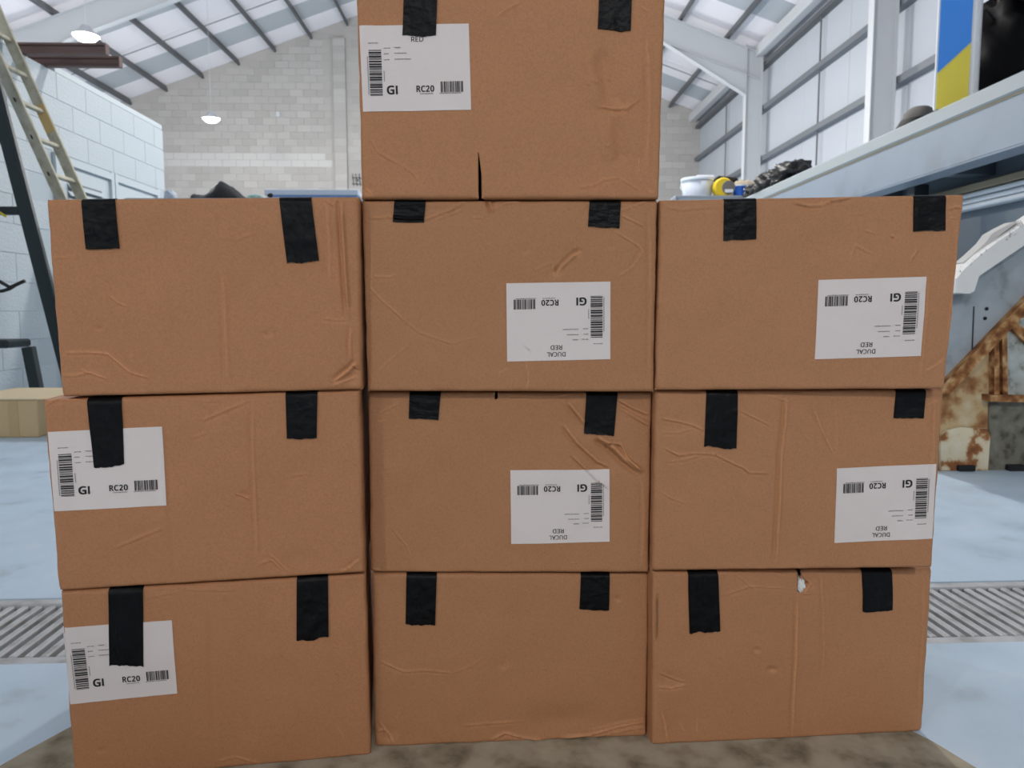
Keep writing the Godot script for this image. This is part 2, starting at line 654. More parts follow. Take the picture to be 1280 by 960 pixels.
func stamp(b: Carton, line: Array, width: float, depth: float, scuff: float, w: float, h: float, idx: int) -> void:
	var nu := b.us.size()
	for k in line.size() - 1:
		var p: Vector2 = line[k]
		var q: Vector2 = line[k + 1]
		var m := width * 3.0
		var lo := Vector2(minf(p.x, q.x) - m, minf(p.y, q.y) - m)
		var hi := Vector2(maxf(p.x, q.x) + m, maxf(p.y, q.y) + m)
		var axis := (q - p).normalized()
		var side := Vector2(-axis.y, axis.x)
		var length := p.distance_to(q)
		for j in b.vs.size():
			var y := b.vs[j] * h
			if y < lo.y or y > hi.y:
				continue
			for i in nu:
				var x := b.us[i] * w
				if x < lo.x or x > hi.x:
					continue
				var r := Vector2(x, y) - p
				var t := r.dot(axis)
				if t < 0.0 or t > length:
					if k > 0 and t < 0.0 or k < line.size() - 2 and t > length:
						continue
					continue
				var wob := noise.get_noise_2d(x * 160.0 + idx * 31.0, y * 160.0) * width * 0.5
				var s := (r.dot(side) + wob) / width
				# it fades at both ends of the whole line
				var fade := 1.0
				if k == 0:
					fade = minf(fade, t / (0.35 * length) + 0.1)
				if k == line.size() - 2:
					fade = minf(fade, (length - t) / (0.35 * length) + 0.1)
				fade = minf(fade, 1.0)
				# a crease: a furrow with a raised lip on one side
				b.d[j * nu + i] += depth * fade * (exp(-s * s) * 0.9 - 0.7 * exp(-(s - 1.4) * (s - 1.4)))
				b.scuff[j * nu + i] += scuff * fade * exp(-s * s * 2.0)


func quad_uv(q: Array, s: float, t: float) -> Vector2:
	return (q[0] * (1 - s) + q[1] * s) * (1 - t) + (q[3] * (1 - s) + q[2] * s) * t


# a thin sheet that lies on the front: uv corners q (clockwise from the top left), its height above the board
func sheet_on(b: Carton, q: Array, nx: int, ny: int, above: float, ragged := 0.0, seed_ := 0, wrinkles := 0.0) -> Mesh:
	var st := SurfaceTool.new()
	st.begin(Mesh.PRIMITIVE_TRIANGLES)
	var r := RandomNumberGenerator.new()
	r.seed = 1000 + seed_
	var jag := []
	var walk := 0.0
	for i in nx + 1:
		walk = clampf(walk + r.randf_range(-1, 1) * 0.6, -1, 1)
		jag.append(walk * ragged)
	for j in ny + 1:
		for i in nx + 1:
			var s := float(i) / nx
			var t := float(j) / ny
			var uv := quad_uv(q, s, t * (1.0 + jag[i] * t))
			var lift := above
			if wrinkles > 0.0:
				lift += wrinkles * maxf(0.0, noise.get_noise_2d(s * 90.0 + seed_ * 40.0, t * 150.0 + s * 70.0)) * sin(PI * s) * minf(1.0, t * 3.0)
			st.set_uv(Vector2(s * 0.048 + seed_ * 0.13, t * 0.08))
			st.set_smooth_group(0)
			st.add_vertex(b.on(uv.x, uv.y, lift) - b.root.position)
	var w := nx + 1
	for j in ny:
		for i in nx:
			var a := j * w + i
			for k in [a, a + 1, a + w + 1, a, a + w + 1, a + w]:
				st.add_index(k)
	# its cut edges go down to the board
	var ring := []
	for i in nx + 1:
		ring.append([i, 0])
	for j in range(1, ny + 1):
		ring.append([nx, j])
	for i in range(nx - 1, -1, -1):
		ring.append([i, ny])
	for j in range(ny - 1, -1, -1):
		ring.append([0, j])
	var begin := w * (ny + 1)
	for e in ring:
		var s := float(e[0]) / nx
		var t := float(e[1]) / ny
		var uv := quad_uv(q, s, t * (1.0 + jag[e[0]] * t))
		for k in 2:
			st.set_uv(Vector2(s * 0.048, t * 0.08))
			st.set_smooth_group(1)
			st.add_vertex(b.on(uv.x, uv.y, above * (1 - k)) - b.root.position)
	for k in ring.size() - 1:
		var a := begin + k * 2
		for i in [a, a + 3, a + 2, a, a + 1, a + 3]:
			st.add_index(i)
	st.generate_normals()
	return st.commit()


func tape(b: Carton, corners: Array, seed_: int, deep: float) -> void:
	var q := []
	for p in corners:
		q.append(uv_of(b, Vector2(p[0], p[1])))
	q[0].y = 0.002
	q[1].y = 0.002
	var strip := part("tape_strip", sheet_on(b, q, 22, 30, 0.0023, 0.022, seed_, 0.0012), M.black_tape, b.root, Vector3.ZERO, Basis(), "strip of black adhesive tape folded over the top edge")
	# it goes on over the top edge
	var st := SurfaceTool.new()
	st.begin(Mesh.PRIMITIVE_TRIANGLES)
	for i in 9:
		var u: float = lerpf(q[0].x, q[1].x, i / 8.0)
		for k in 8:
			var p := b.on(u, 0.002, 0.0023)
			if k > 0:
				p = b.on(u, 0.0, 0.0) + Vector3.UP * 0.0009 - b.n * [0.0, 0.0, 0.004, 0.012, 0.03, 0.05, 0.07, 0.09][k]
			st.set_uv(Vector2(u * 0.42, k * 0.01))
			st.set_smooth_group(0)
			st.add_vertex(p - b.root.position)
	for i in 8:
		for k in 7:
			var a := i * 8 + k
			for e in [a, a + 1, a + 9, a, a + 9, a + 8]:
				st.add_index(e)
	st.generate_normals()
	part("folded_end", st.commit(), M.black_tape, strip)


func top_flap(b: Carton, side: float, deep: float, cb: Material) -> void:
	# one of the two flaps that close the top, with a thin gap between them
	var st := SurfaceTool.new()
	st.begin(Mesh.PRIMITIVE_TRIANGLES)
	st.set_smooth_group(-1)
	var q := []
	for e in [[0.012, 0.0], [0.988, 0.0], [0.988, 1.0], [0.012, 1.0]]:
		var inner: float = e[1]
		var back := lerpf(0.010, deep * 0.5 - 0.0015, inner) if side < 0 else lerpf(deep * 0.5 + 0.0015, deep - 0.012, inner)
		q.append(b.flat(e[0], 0.0) - b.n * back + Vector3.UP * -0.0022 - b.root.position)
	var up := Vector3.UP * 0.003
	var mid: Vector3 = (q[0] + q[2]) * 0.5 + up * 0.5
	face(st, [q[0] + up, q[1] + up, q[2] + up, q[3] + up], mid)
	face(st, q, mid)
	for k in 4:
		var j := (k + 1) % 4
		face(st, [q[k], q[j], q[j] + up, q[k] + up], mid)
	st.generate_normals()
	var c := st.commit()
	var o := part("top_flap", c, M.plain_card, b.root)


func shipping_label(b: Carton, corners: Array, flip: bool, hidden_name: bool) -> void:
	var q := []
	for p in corners:
		q.append(uv_of(b, Vector2(p[0], p[1])))
	var lab := part("shipping_label", sheet_on(b, q, 60, 44, 0.0010), M.paper, b.root, Vector3.ZERO, Basis(), "white printed shipping label")
	if flip:
		q = [q[2], q[3], q[0], q[1]]
	# print: (s, t) runs over the label from its top left, read upright
	print_text(b, q, lab, "G", 0.228, 0.70, 0.070, 0.105, true, M.ink)
	print_text(b, q, lab, "l", 0.310, 0.702, 0.018, 0.101, true, M.ink)
	print_text(b, q, lab, "RC20", 0.50, 0.705, 0.165, 0.076, true, M.ink)
	print_text(b, q, lab, "RED", 0.468, 0.138, 0.112, 0.058, false, M.ink)
	if not hidden_name:
		print_text(b, q, lab, "DUCAL", 0.436, 0.05, 0.180, 0.058, false, M.ink)
	var r := RandomNumberGenerator.new()
	r.seed = 77
	# upright barcode at the right, a lying one at the left
	var up := []
	var s := 0.725
	while s < 0.935:
		var wd: float = [0.004, 0.006, 0.009, 0.012][r.randi() % 4]
		up.append(Rect2(s, 0.665, wd, 0.125))
		s += wd + [0.004, 0.005, 0.008][r.randi() % 3]
	print_bars(b, q, lab, "barcode", up, M.ink)
	var lying := []
	var t := 0.285
	while t < 0.83:
		var wd: float = [0.005, 0.009, 0.013, 0.020][r.randi() % 4]
		lying.append(Rect2(0.075, t, 0.115, wd))
		t += wd + [0.006, 0.008, 0.012][r.randi() % 3]
	print_bars(b, q, lab, "barcode", lying, M.ink)
	# small print, too small to read
	var dots := []
	for row in [[0.215, 0.26, 0.055], [0.215, 0.325, 0.04], [0.215, 0.395, 0.045], [0.31, 0.255, 0.06], [0.31, 0.322, 0.11], [0.31, 0.39, 0.15], [0.535, 0.795, 0.115], [0.715, 0.795, 0.19], [0.075, 0.20, 0.09]]:
		var x: float = row[0]
		while x < row[0] + row[2]:
			var wd := r.randf_range(0.004, 0.009)
			dots.append(Rect2(x, row[1], wd, r.randf_range(0.009, 0.014)))
			x += wd + 0.003
	for col in [[0.058, 0.36, 0.44], [0.205, 0.53, 0.12]]:
		var y: float = col[1]
		while y < col[1] + col[2]:
			dots.append(Rect2(col[0], y, 0.009, 0.009))
			y += 0.014
	print_bars(b, q, lab, "fine_print", dots, M.fine_ink).set_meta("kind", "stuff")


func print_bars(b: Carton, q: Array, lab: Node, called: String, rects: Array, m: Material) -> MeshInstance3D:
	var st := SurfaceTool.new()
	st.begin(Mesh.PRIMITIVE_TRIANGLES)
	st.set_smooth_group(-1)
	for r in rects:
		var steps := 1 if maxf(r.size.x, r.size.y) < 0.05 else 4
		for k in steps:
			var tall: bool = r.size.y > r.size.x
			var a := Vector2(r.position.x + (0.0 if tall else r.size.x * k / steps), r.position.y + (r.size.y * k / steps if tall else 0.0))
			var e := Vector2(r.size.x if tall else r.size.x / steps, r.size.y / steps if tall else r.size.y)
			var c := []
			for o in [[0, 0], [1, 0], [1, 1], [0, 1]]:
				var uv := quad_uv(q, a.x + e.x * o[0], a.y + e.y * o[1])
				c.append(b.on(uv.x, uv.y, 0.0015) - b.root.position)
			face(st, c, c[0] - b.n)
	st.generate_normals()
	return part(called, st.commit(), m, lab)


func print_text(b: Carton, q: Array, lab: Node, text: String, s: float, t: float, wide: float, high: float, bold: bool, m: Material) -> void:
	var key := text + str(bold)
	if not cache.has(key):
		var f := SystemFont.new()
		f.font_names = PackedStringArray(["Droid Sans"])
		f.font_weight = 700 if bold else 400
		var tm := TextMesh.new()
		tm.text = text
		var fv := FontVariation.new()
		fv.base_font = f
		fv.variation_embolden = 0.25 if bold else 0.35
		tm.font = fv
		tm.font_size = 32
		tm.depth = 0.0
		tm.curve_step = 1.0
		cache[key] = tm.get_mesh_arrays()
	var arrays: Array = cache[key]
	var vs: PackedVector3Array = arrays[Mesh.ARRAY_VERTEX]
	var idx: PackedInt32Array = arrays[Mesh.ARRAY_INDEX] if arrays[Mesh.ARRAY_INDEX] != null else PackedInt32Array()
	var lo := Vector2(1e9, 1e9)
	var hi := -lo
	for v in vs:
		lo = lo.min(Vector2(v.x, v.y))
		hi = hi.max(Vector2(v.x, v.y))
	var st := SurfaceTool.new()
	st.begin(Mesh.PRIMITIVE_TRIANGLES)
	st.set_smooth_group(-1)
	if idx.is_empty():
		for k in vs.size():
			idx.append(k)
	for k in range(0, idx.size(), 3):
		var c := []
		for e in 3:
			var v := vs[idx[k + e]]
			var a := Vector2(s + wide * (v.x - lo.x) / (hi.x - lo.x), t + high * (hi.y - v.y) / (hi.y - lo.y))
			var uv := quad_uv(q, a.x, a.y)
			c.append(b.on(uv.x, uv.y, 0.0015) - b.root.position)
		if (c[1] - c[0]).cross(c[2] - c[0]).length() > 1e-12:
			face(st, c, c[0] - b.n)
	st.generate_normals()
	part("lettering", st.commit(), m, lab)


# ------------------------------------------------------------------ the scene
func _ready() -> void:
	rng.seed = 11
	noise.seed = 5
	noise.frequency = 0.02
	cam_basis = Basis(Vector3.UP, -deg_to_rad(YAW)) * Basis(Vector3.RIGHT, -deg_to_rad(PITCH))

	# ---- camera, air, exposure
	var cam := Camera3D.new()
	cam.name = "camera"
	add_child(cam)
	cam.transform = Transform3D(cam_basis, EYE)
	cam.near = 0.05
	cam.far = 100.0
	var lens := CameraAttributesPhysical.new()
	lens.frustum_focal_length = 24.0
	lens.frustum_focus_distance = 1.1
	lens.exposure_aperture = 9.0
	lens.frustum_near = 0.05
	lens.frustum_far = 100.0
	cam.attributes = lens
	cam.fov = rad_to_deg(2.0 * atan(480.0 / FOCAL))
	var env := Environment.new()
	env.background_mode = Environment.BG_COLOR
	env.background_color = Color.BLACK
	env.tonemap_mode = Environment.TONE_MAPPER_LINEAR
	env.tonemap_exposure = 0.34
	env.sdfgi_enabled = true
	env.ssao_enabled = true
	env.ssil_enabled = true
	var we := WorldEnvironment.new()
	we.name = "world"
	we.environment = env
	add_child(we)

	materials()
	var pc := mat("plain_card", c8(183, 129, 91), 0.65)

	lamps()
	shell()
	office()
	stack()
	drains()
	left_things()
	platform()
	rusty_frame()
	far_things()


const HALL_LEFT := -12.9
const HALL_RIGHT := 6.77
const RIDGE := -3.06
const EAVES := 7.2
const TOP := 10.72
const GABLE := -26.0
const REAR := 9.0


func roof_y(x: float) -> float:
	return TOP - (TOP - EAVES) * absf(x - RIDGE) / (HALL_RIGHT - RIDGE)


func lamps() -> void:
	var bowl := lathe([Vector2(0.001, -0.07), Vector2(0.08, -0.062), Vector2(0.14, -0.04), Vector2(0.185, 0.0), Vector2(0.19, 0.03), Vector2(0.001, 0.031)], 24)
	var rim_mesh := lathe([Vector2(0.196, 0.028), Vector2(0.215, 0.03), Vector2(0.21, 0.06), Vector2(0.12, 0.12), Vector2(0.07, 0.2), Vector2(0.001, 0.205)], 24)
	for x in [-7.15, 1.03]:
		for z in [7.0, -8.0, -14.0, -20.0]:
			var seen: bool = x < 0 and z < -10
			var p := Vector3(x, 5.45, z)
			if seen and z > -18:
				p = Vector3(-7.11, 5.39, z)
			var name_ := "white glowing high bay lamp hung on a wire high above the hall floor"
			if seen:
				name_ = "glowing hanging lamp in front of the white rafter, nearer the roof and ladder" if z > -18 else "glowing hanging lamp in front of the bare grey block gable wall"
			var o := thing("pendant_lamp", name_, "lamp", p, 0.0, "hanging hall lamps")
			part("glowing_bowl", bowl, M.lamp_glow, o)
			part("housing", rim_mesh, M.housing, o)
			part("hanging_wire", tube([Vector3(0, 0.2, 0), Vector3(0, roof_y(p.x) - p.y, 0)], 0.005, 6), M.steel_white, o)
			var l := OmniLight3D.new()
			l.name = "light"
			l.position = Vector3(0, -0.02, 0)
			l.light_energy = 50.0
			l.light_color = Color(1.0, 0.985, 0.965)
			l.light_size = 0.18
			l.omni_range = 60.0
			l.omni_attenuation = 2.0
			l.shadow_enabled = true
			o.add_child(l, true)


func slab(called: String, lo: Vector3, hi: Vector3, m: Material, parent: Node, c := 0.0005) -> MeshInstance3D:
	return part(called, box_mesh(hi - lo, c), m, parent, (lo + hi) * 0.5)


# the drain runs across the floor, turned a little
const DRAIN_TURN := 0.030
const DRAIN_NEAR := 1.404       # at x = 0
const DRAIN_WIDTH := 0.335


func shell() -> void:
	# floor: two slabs with the drain's channel between them
	var fl := setting("floor")
	for k in 2:
		var q := []
		if k == 0:
			for e in [[HALL_LEFT - 0.3, REAR + 0.3], [HALL_RIGHT + 0.3, REAR + 0.3]]:
				q.append(Vector3(e[0], 0, e[1]))
			for x in [HALL_RIGHT + 0.3, HALL_LEFT - 0.3]:
				q.append(Vector3(x, 0, -(DRAIN_NEAR + x * DRAIN_TURN)))
		else:
			for x in [HALL_LEFT - 0.3, HALL_RIGHT + 0.3]:
				q.append(Vector3(x, 0, -(DRAIN_NEAR + DRAIN_WIDTH + x * DRAIN_TURN)))
			q.append(Vector3(HALL_RIGHT + 0.3, 0, GABLE - 0.3))
			q.append(Vector3(HALL_LEFT - 0.3, 0, GABLE - 0.3))
		part("floor_slab", plate(q, Vector3(0, -0.25, 0), Vector3.ZERO), M.floor_paint, fl)
	var ch := []
	for e in [[HALL_LEFT, 0.0], [HALL_RIGHT, 0.0], [HALL_RIGHT, 1.0], [HALL_LEFT, 1.0]]:
		ch.append(Vector3(e[0], -0.14, -(DRAIN_NEAR + DRAIN_WIDTH * e[1] + e[0] * DRAIN_TURN)))
	part("channel_bottom", plate(ch, Vector3(0, -0.11, 0), Vector3.ZERO), M.pit, fl)
	# bare, oil-marked concrete before the boxes, with the stack's cast shadow painted in
	var worn_shade := []
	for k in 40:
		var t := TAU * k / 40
		worn_shade.append(Vector3(-0.02 + 0.70 * cos(t) * (1 + 0.03 * sin(5 * t)), 0.0012, -1.02 + 0.42 * sin(t) * (1 + 0.05 * cos(7 * t))))
	part("worn_shadow_patch", plate(worn_shade, Vector3(0, -0.001, 0), Vector3.ZERO), M.shadowed_stained_concrete, fl)

	# gable wall of grey blocks
	var gw := setting("wall_far")
	var prof := [Vector3(HALL_LEFT - 0.2, 0, GABLE), Vector3(HALL_RIGHT + 0.2, 0, GABLE), Vector3(HALL_RIGHT + 0.2, roof_y(HALL_RIGHT + 0.2), GABLE), Vector3(RIDGE, TOP, GABLE), Vector3(HALL_LEFT - 0.2, roof_y(HALL_LEFT - 0.2), GABLE)]
	part("mortar_bed", plate(prof, Vector3(0, 0, -0.25), Vector3(0, 0, GABLE)), M.mortar, gw, Vector3(0, 0, GABLE))
	var bm := box_mesh(Vector3(0.442, 0.217, 0.03), 0.003)
	var half := box_mesh(Vector3(0.39, 0.215, 0.12), 0.005)
	var rest := []
	var tints := []
	var count := 0
	var cells := []
	for row in 47:
		var y := 0.1125 + row * 0.225
		var off := 0.225 * (row % 2)
		for col in 46:
			var x := HALL_LEFT + 0.1 + off + col * 0.45
			if x > HALL_RIGHT - 0.2 or y + 0.12 > minf(roof_y(x - 0.22), roof_y(x + 0.22)):
				continue
			var p := pix(Vector3(x, y, GABLE))
			var vis := p.y > 5 and p.y < 246 and (p.x > 200 and p.x < 452 or p.x > 826 and p.x < 872)
			cells.append([x, y, row, vis])
	for e in cells:
		var x: float = e[0]
		var y: float = e[1]
		if absf(x + 5.08) < 0.30:
			continue
		var m: Material = M["block_%d" % (rng.randi() % 6)]
		var py := pix(Vector3(x, y, GABLE)).y
		if py > 188 and py < 208 and x < -5.2:
			m = M.pale_block
		if e[3] and count < 300 and x < -4.6 or e[3] and x > 5.0:
			part("block", bm, m, gw, Vector3(x, y, GABLE - 0.005 + rng.randf() * 0.003))
			count += 1
		else:
			rest.append(Transform3D(Basis(), Vector3(x, y, GABLE - 0.005 + rng.randf() * 0.003)))
			tints.append(m.albedo_color)
	var mm := MultiMesh.new()
	mm.transform_format = MultiMesh.TRANSFORM_3D
	mm.use_colors = true
	mm.mesh = bm
	mm.instance_count = rest.size()
	for k in rest.size():
		mm.set_instance_transform(k, rest[k])
		mm.set_instance_color(k, tints[k].srgb_to_linear())
	var rm := MultiMeshInstance3D.new()
	rm.name = "far_blocks"
	rm.multimesh = mm
	var tinted: StandardMaterial3D = M.block_0.duplicate()
	tinted.resource_name = "tinted_block"
	tinted.albedo_color = Color.WHITE
	tinted.vertex_color_use_as_albedo = true
	rm.material_override = tinted
	rm.set_meta("kind", "stuff")
	gw.add_child(rm, true)
	# the pier: single blocks one above the other
	for row in 42:
		part("block", half, M["block_%d" % (rng.randi() % 6)], gw, Vector3(-5.08, 0.1125 + row * 0.225, GABLE + 0.05))
	slab("pier_core", Vector3(-5.27, 0, GABLE - 0.1), Vector3(-4.89, 9.5, GABLE + 0.104), M.mortar, gw)
	part("junction_box", box_mesh(Vector3(0.13, 0.16, 0.07), 0.01), M.steel_white, gw, at(348, 143, 25.95) + Vector3(0, 0, 0.02))

	# right wall: pale panels on grey rails
	var rw := setting("wall_right")
	var bands := 32
	var step := (REAR - GABLE) / bands
	for k in bands:
		slab("cladding_panel", Vector3(HALL_RIGHT, 0, GABLE + k * step + 0.006), Vector3(HALL_RIGHT + 0.08, EAVES - 0.05, GABLE + (k + 1) * step - 0.006), M.sheet_wall, rw, 0.008)
	slab("outer_skin", Vector3(HALL_RIGHT + 0.08, 0, GABLE - 0.2), Vector3(HALL_RIGHT + 0.2, EAVES + 0.05, REAR + 0.2), M.sheet_wall, rw)
	for y in [1.7, 2.9, 4.45, 5.68]:
		slab("wall_rail", Vector3(HALL_RIGHT - 0.16, y - 0.06, GABLE), Vector3(HALL_RIGHT - 0.002, y + 0.06, REAR), M.girt_grey, rw)
	slab("wall_rail", Vector3(HALL_RIGHT - 0.16, EAVES - 0.52, GABLE), Vector3(HALL_RIGHT - 0.002, EAVES - 0.42, REAR), M.purlin_grey, rw)
	slab("eaves_beam", Vector3(HALL_RIGHT - 0.38, EAVES - 0.30, GABLE), Vector3(HALL_RIGHT - 0.16, EAVES - 0.04, REAR), M.steel_white, rw, 0.02)
	for z in [-22.75, -16.25, -9.75, -3.25, 3.25]:
		slab("tie_rod", Vector3(HALL_RIGHT - 0.10, 0.0, z - 0.012), Vector3(HALL_RIGHT - 0.07, EAVES - 0.5, z + 0.012), M.rod, rw)

	var lw := setting("wall_left")
	slab("wall_sheet", Vector3(HALL_LEFT - 0.2, 0, GABLE - 0.2), Vector3(HALL_LEFT, EAVES + 0.05, REAR + 0.2), M.sheet_wall, lw)
	var bw := setting("wall_back")
	var prof2 := []
	for p in prof:
		prof2.append(Vector3(p.x, p.y, REAR))
	part("wall_sheet", plate(prof2, Vector3(0, 0, 0.2), Vector3.ZERO), M.sheet_wall, bw)

	# roof: white sheets with grey translucent ones between, on dark purlins
	var ce := setting("ceiling")
	var slope := (TOP - EAVES) / (HALL_RIGHT - RIDGE)
	var run := HALL_RIGHT - RIDGE + 0.2
	var long := run * sqrt(1 + slope * slope)
	var strips := 32
	var wid := (REAR - GABLE) / strips
	for side in [-1.0, 1.0]:
		var dir := Vector3(side, -slope, 0).normalized()
		var up := Vector3(side * slope, 1, 0).normalized()
		var bs := Basis(dir, up, dir.cross(up))
		var o := Vector3(RIDGE, TOP, 0)
		for k in strips:
			var z := GABLE + (k + 0.5) * wid
			var into := fposmod(-z, 6.5)
			var clear := into > 0.9 and into < 2.0 or into > 4.55 and into < 5.65
			part("roof_sheet", box_mesh(Vector3(long, 0.06, wid - 0.012), 0.005), M.sheet_grey if clear else M.sheet_white, ce, o + dir * long * 0.5 + up * 0.03 + Vector3(0, 0, z), bs)
		part("outer_skin", box_mesh(Vector3(long, 0.08, REAR - GABLE + 0.4), 0.001), M.sheet_white, ce, o + dir * long * 0.5 + up * 0.11 + Vector3(0, 0, (REAR + GABLE) * 0.5), bs)
		for k in 9:
			var x := 0.62 + k * 1.177
			if x > run - 0.2:
				continue
			var s := x / (run) * long
			part("purlin", box_mesh(Vector3(0.07, 0.2, REAR - GABLE), 0.004), M.purlin_grey, ce, o + dir * s - up * 0.1 + Vector3(0, 0, (REAR + GABLE) * 0.5), bs)
		for z in [-22.75, -16.25, -9.75, -3.25, 3.25]:
			part("tie_rod", box_mesh(Vector3(long - 0.4, 0.022, 0.022), 0.003), M.rod, ce, o + dir * long * 0.5 - up * 0.16 + Vector3(0, 0, z), bs)

	# portal frames
	for z in [-19.5, -13.0, -6.5, 0.0, 6.5]:
		var which := "white steel portal frame"
		if z == -19.5:
			which = "white steel portal frame whose haunch shows right of the topmost box"
		elif z == -13.0:
			which = "white steel portal frame with the column left of the blue and yellow panel"
		elif z == -25.8:
			which = "white steel portal frame standing against the far block wall"
		else:
			which = "white steel portal frame across the hall near and behind the camera"
		var pf := thing("portal_frame", which, "steel frame", Vector3(RIDGE, 0, z), 0.0, "portal frames" if z > -7 else "")
		for side in [-1.0, 1.0]:
			var wx: float = side * (HALL_RIGHT - RIDGE)
			var slim: float = 0.5 if z < -25 else 1.0
			# column: two flanges and a web
			var x0: float = wx - side * 0.18
			var dp := 0.42 * slim
			var fw := 0.19 * slim
			part("column", i_beam(dp, fw, EAVES - 0.02), M.steel_white, pf, Vector3(x0 - side * dp * 0.5, (EAVES - 0.02) * 0.5, 0), Basis())
			# rafter below the purlins
			var a := Vector3(x0, EAVES - 0.24 - 0.31, 0)
			var b := Vector3(0, TOP - 0.24 - 0.33, 0)
			var f := Basis((Vector3.BACK.cross((b - a).normalized())).normalized(), (b - a).normalized(), Vector3.BACK)
			part("rafter", i_beam(0.62, fw, a.distance_to(b)), M.steel_white, pf, (a + b) * 0.5, f)
			if slim == 1.0:
				# haunch: a tapering web and its flange under the rafter's end
				var hx: float = x0 - side * dp
				var ea := Vector3(hx, EAVES - 1.20, 0)
				var eb := Vector3(hx - side * 2.1, roof_y(RIDGE + hx - side * 2.1) - 0.90, 0)
				var w0 := Vector3(hx, EAVES - 0.70, 0)
				part("haunch_web", plate([ea, eb, w0], Vector3(0, 0, 0.014), Vector3.ZERO), M.steel_white, pf)
				bar("haunch_flange", pf.position + ea, pf.position + eb, 0.19, 0.02, M.steel_white, pf, Vector3.BACK.cross((eb - ea).normalized()))


# an I-section along y: depth along x, flange width along z
func i_beam(depth: float, flange: float, length: float) -> Mesh:
	var key := "i%.3f %.3f %.3f" % [depth, flange, length]
	if cache.has(key):
		return cache[key]
	var st := SurfaceTool.new()
	st.begin(Mesh.PRIMITIVE_TRIANGLES)
	var fl := box_mesh(Vector3(0.018, length, flange), 0.003)
	for s in [-1.0, 1.0]:
		st.append_from(fl, 0, Transform3D(Basis(), Vector3(s * (depth * 0.5 - 0.009), 0, 0)))
	st.append_from(box_mesh(Vector3(depth - 0.03, length, 0.012), 0.001), 0, Transform3D())
	cache[key] = st.commit()
	return cache[key]


const OFFICE_X := -3.6
const OFFICE_END := -8.60
const OFFICE_TOP := 2.60


func office() -> void:
	var w := setting("wall_office")
	slab("wall_core", Vector3(HALL_LEFT, 0, OFFICE_END + 0.03), Vector3(OFFICE_X - 0.004, OFFICE_TOP, 3.0), M.painted_joint, w)
	for e in [[-5.8, OFFICE_X + 0.001, OFFICE_END + 0.02, -6.56], [-5.8, OFFICE_X + 0.001, -6.04, 3.0], [HALL_LEFT, -5.8, OFFICE_END + 0.02, 3.0]]:
		slab("roof_slab", Vector3(e[0], OFFICE_TOP, e[2]), Vector3(e[1], OFFICE_TOP + 0.05, e[3]), M.white_paint, w, 0.002)
	var rows := 12
	var bh := OFFICE_TOP / rows
	var bm := box_mesh(Vector3(0.03, bh - 0.004, 0.446), 0.002)
	for r in rows:
		var off := 0.225 * (r % 2)
		for k in 10:
			var z := OFFICE_END + 0.225 + off + k * 0.45
			var y := (r + 0.5) * bh
			if y < 1.94 and z - 0.22 < -6.42:      # the doors stand here
				continue
			part("block", bm, M["painted_block_%d" % (rng.randi() % 3)], w, Vector3(OFFICE_X - 0.015 + rng.randf() * 0.0012, y, z))
		if r % 2 == 1 and (r + 0.5) * bh > 1.94:
			part("block", box_mesh(Vector3(0.03, bh - 0.008, 0.217), 0.005), M.painted_block_0, w, Vector3(OFFICE_X - 0.015, (r + 0.5) * bh, OFFICE_END + 0.11))
	slab("near_wall", Vector3(OFFICE_X - 0.03, 0, -4.15), Vector3(OFFICE_X - 0.001, OFFICE_TOP, 3.0), M.painted_block_1, w)
	# two white louvred doors
	for k in 2:
		var d := setting("door_%d" % (k + 1))
		var z0 := -8.40 + k * 0.98
		d.position = Vector3(OFFICE_X, 0, z0)
		slab("door_leaf", Vector3(-0.012, 0.01, 0.06), Vector3(0.004, 1.86, 0.90), M.white_paint, d)
		slab("frame", Vector3(-0.012, 0.0, 0.0), Vector3(0.03, 1.94, 0.055), M.white_paint, d)
		slab("frame", Vector3(-0.012, 0.0, 0.91), Vector3(0.03, 1.94, 0.965), M.white_paint, d)
		slab("frame", Vector3(-0.012, 1.87, 0.055), Vector3(0.03, 1.93, 0.91), M.white_paint, d)
		slab("louvre_back", Vector3(0.002, 1.30, 0.20), Vector3(0.006, 1.74, 0.76), M.louvre_shade, d)
		for s in 7:
			part("louvre_slat", box_mesh(Vector3(0.008, 0.05, 0.58), 0.002), M.white_paint, d, Vector3(0.018, 1.33 + s * 0.062, 0.48), Basis(Vector3.BACK, 0.6))
		part("handle", lathe([Vector2(0.001, 0.0), Vector2(0.028, 0.0), Vector2(0.028, 0.03), Vector2(0.014, 0.05), Vector2(0.001, 0.052)], 16), M.rod, d, Vector3(0.004, 1.0, 0.84), Basis(Vector3.BACK, -PI / 2))
	# two steel lengths lie on the roof and stick out over its edge
	for k in 2:
		var y := OFFICE_TOP + 0.001
		var z: float = [-6.15, -6.45][k]
		var tip: float = [at(135, 61, 6.15).x, at(152, 80, 6.45).x][k]
		var o := thing("steel_joist", ["brown steel joist sticking out over the office wall, nearer one just below lamp", "brown steel joist sticking out over the office wall, lower one farther away"][k], "beam", Vector3(tip - 1.53, y, z), 0.0, "brown joists on the office roof")
		var ib := i_beam(0.084, 0.055, 3.0)
		part("joist", ib, M.brown_steel, o, Vector3(0.02, 0.0425, 0), Basis(Vector3.BACK, PI / 2))
		part("end_plate", box_mesh(Vector3(0.008, 0.084, 0.06), 0.002), M.brown_steel, o, Vector3(1.522, 0.0425, 0))


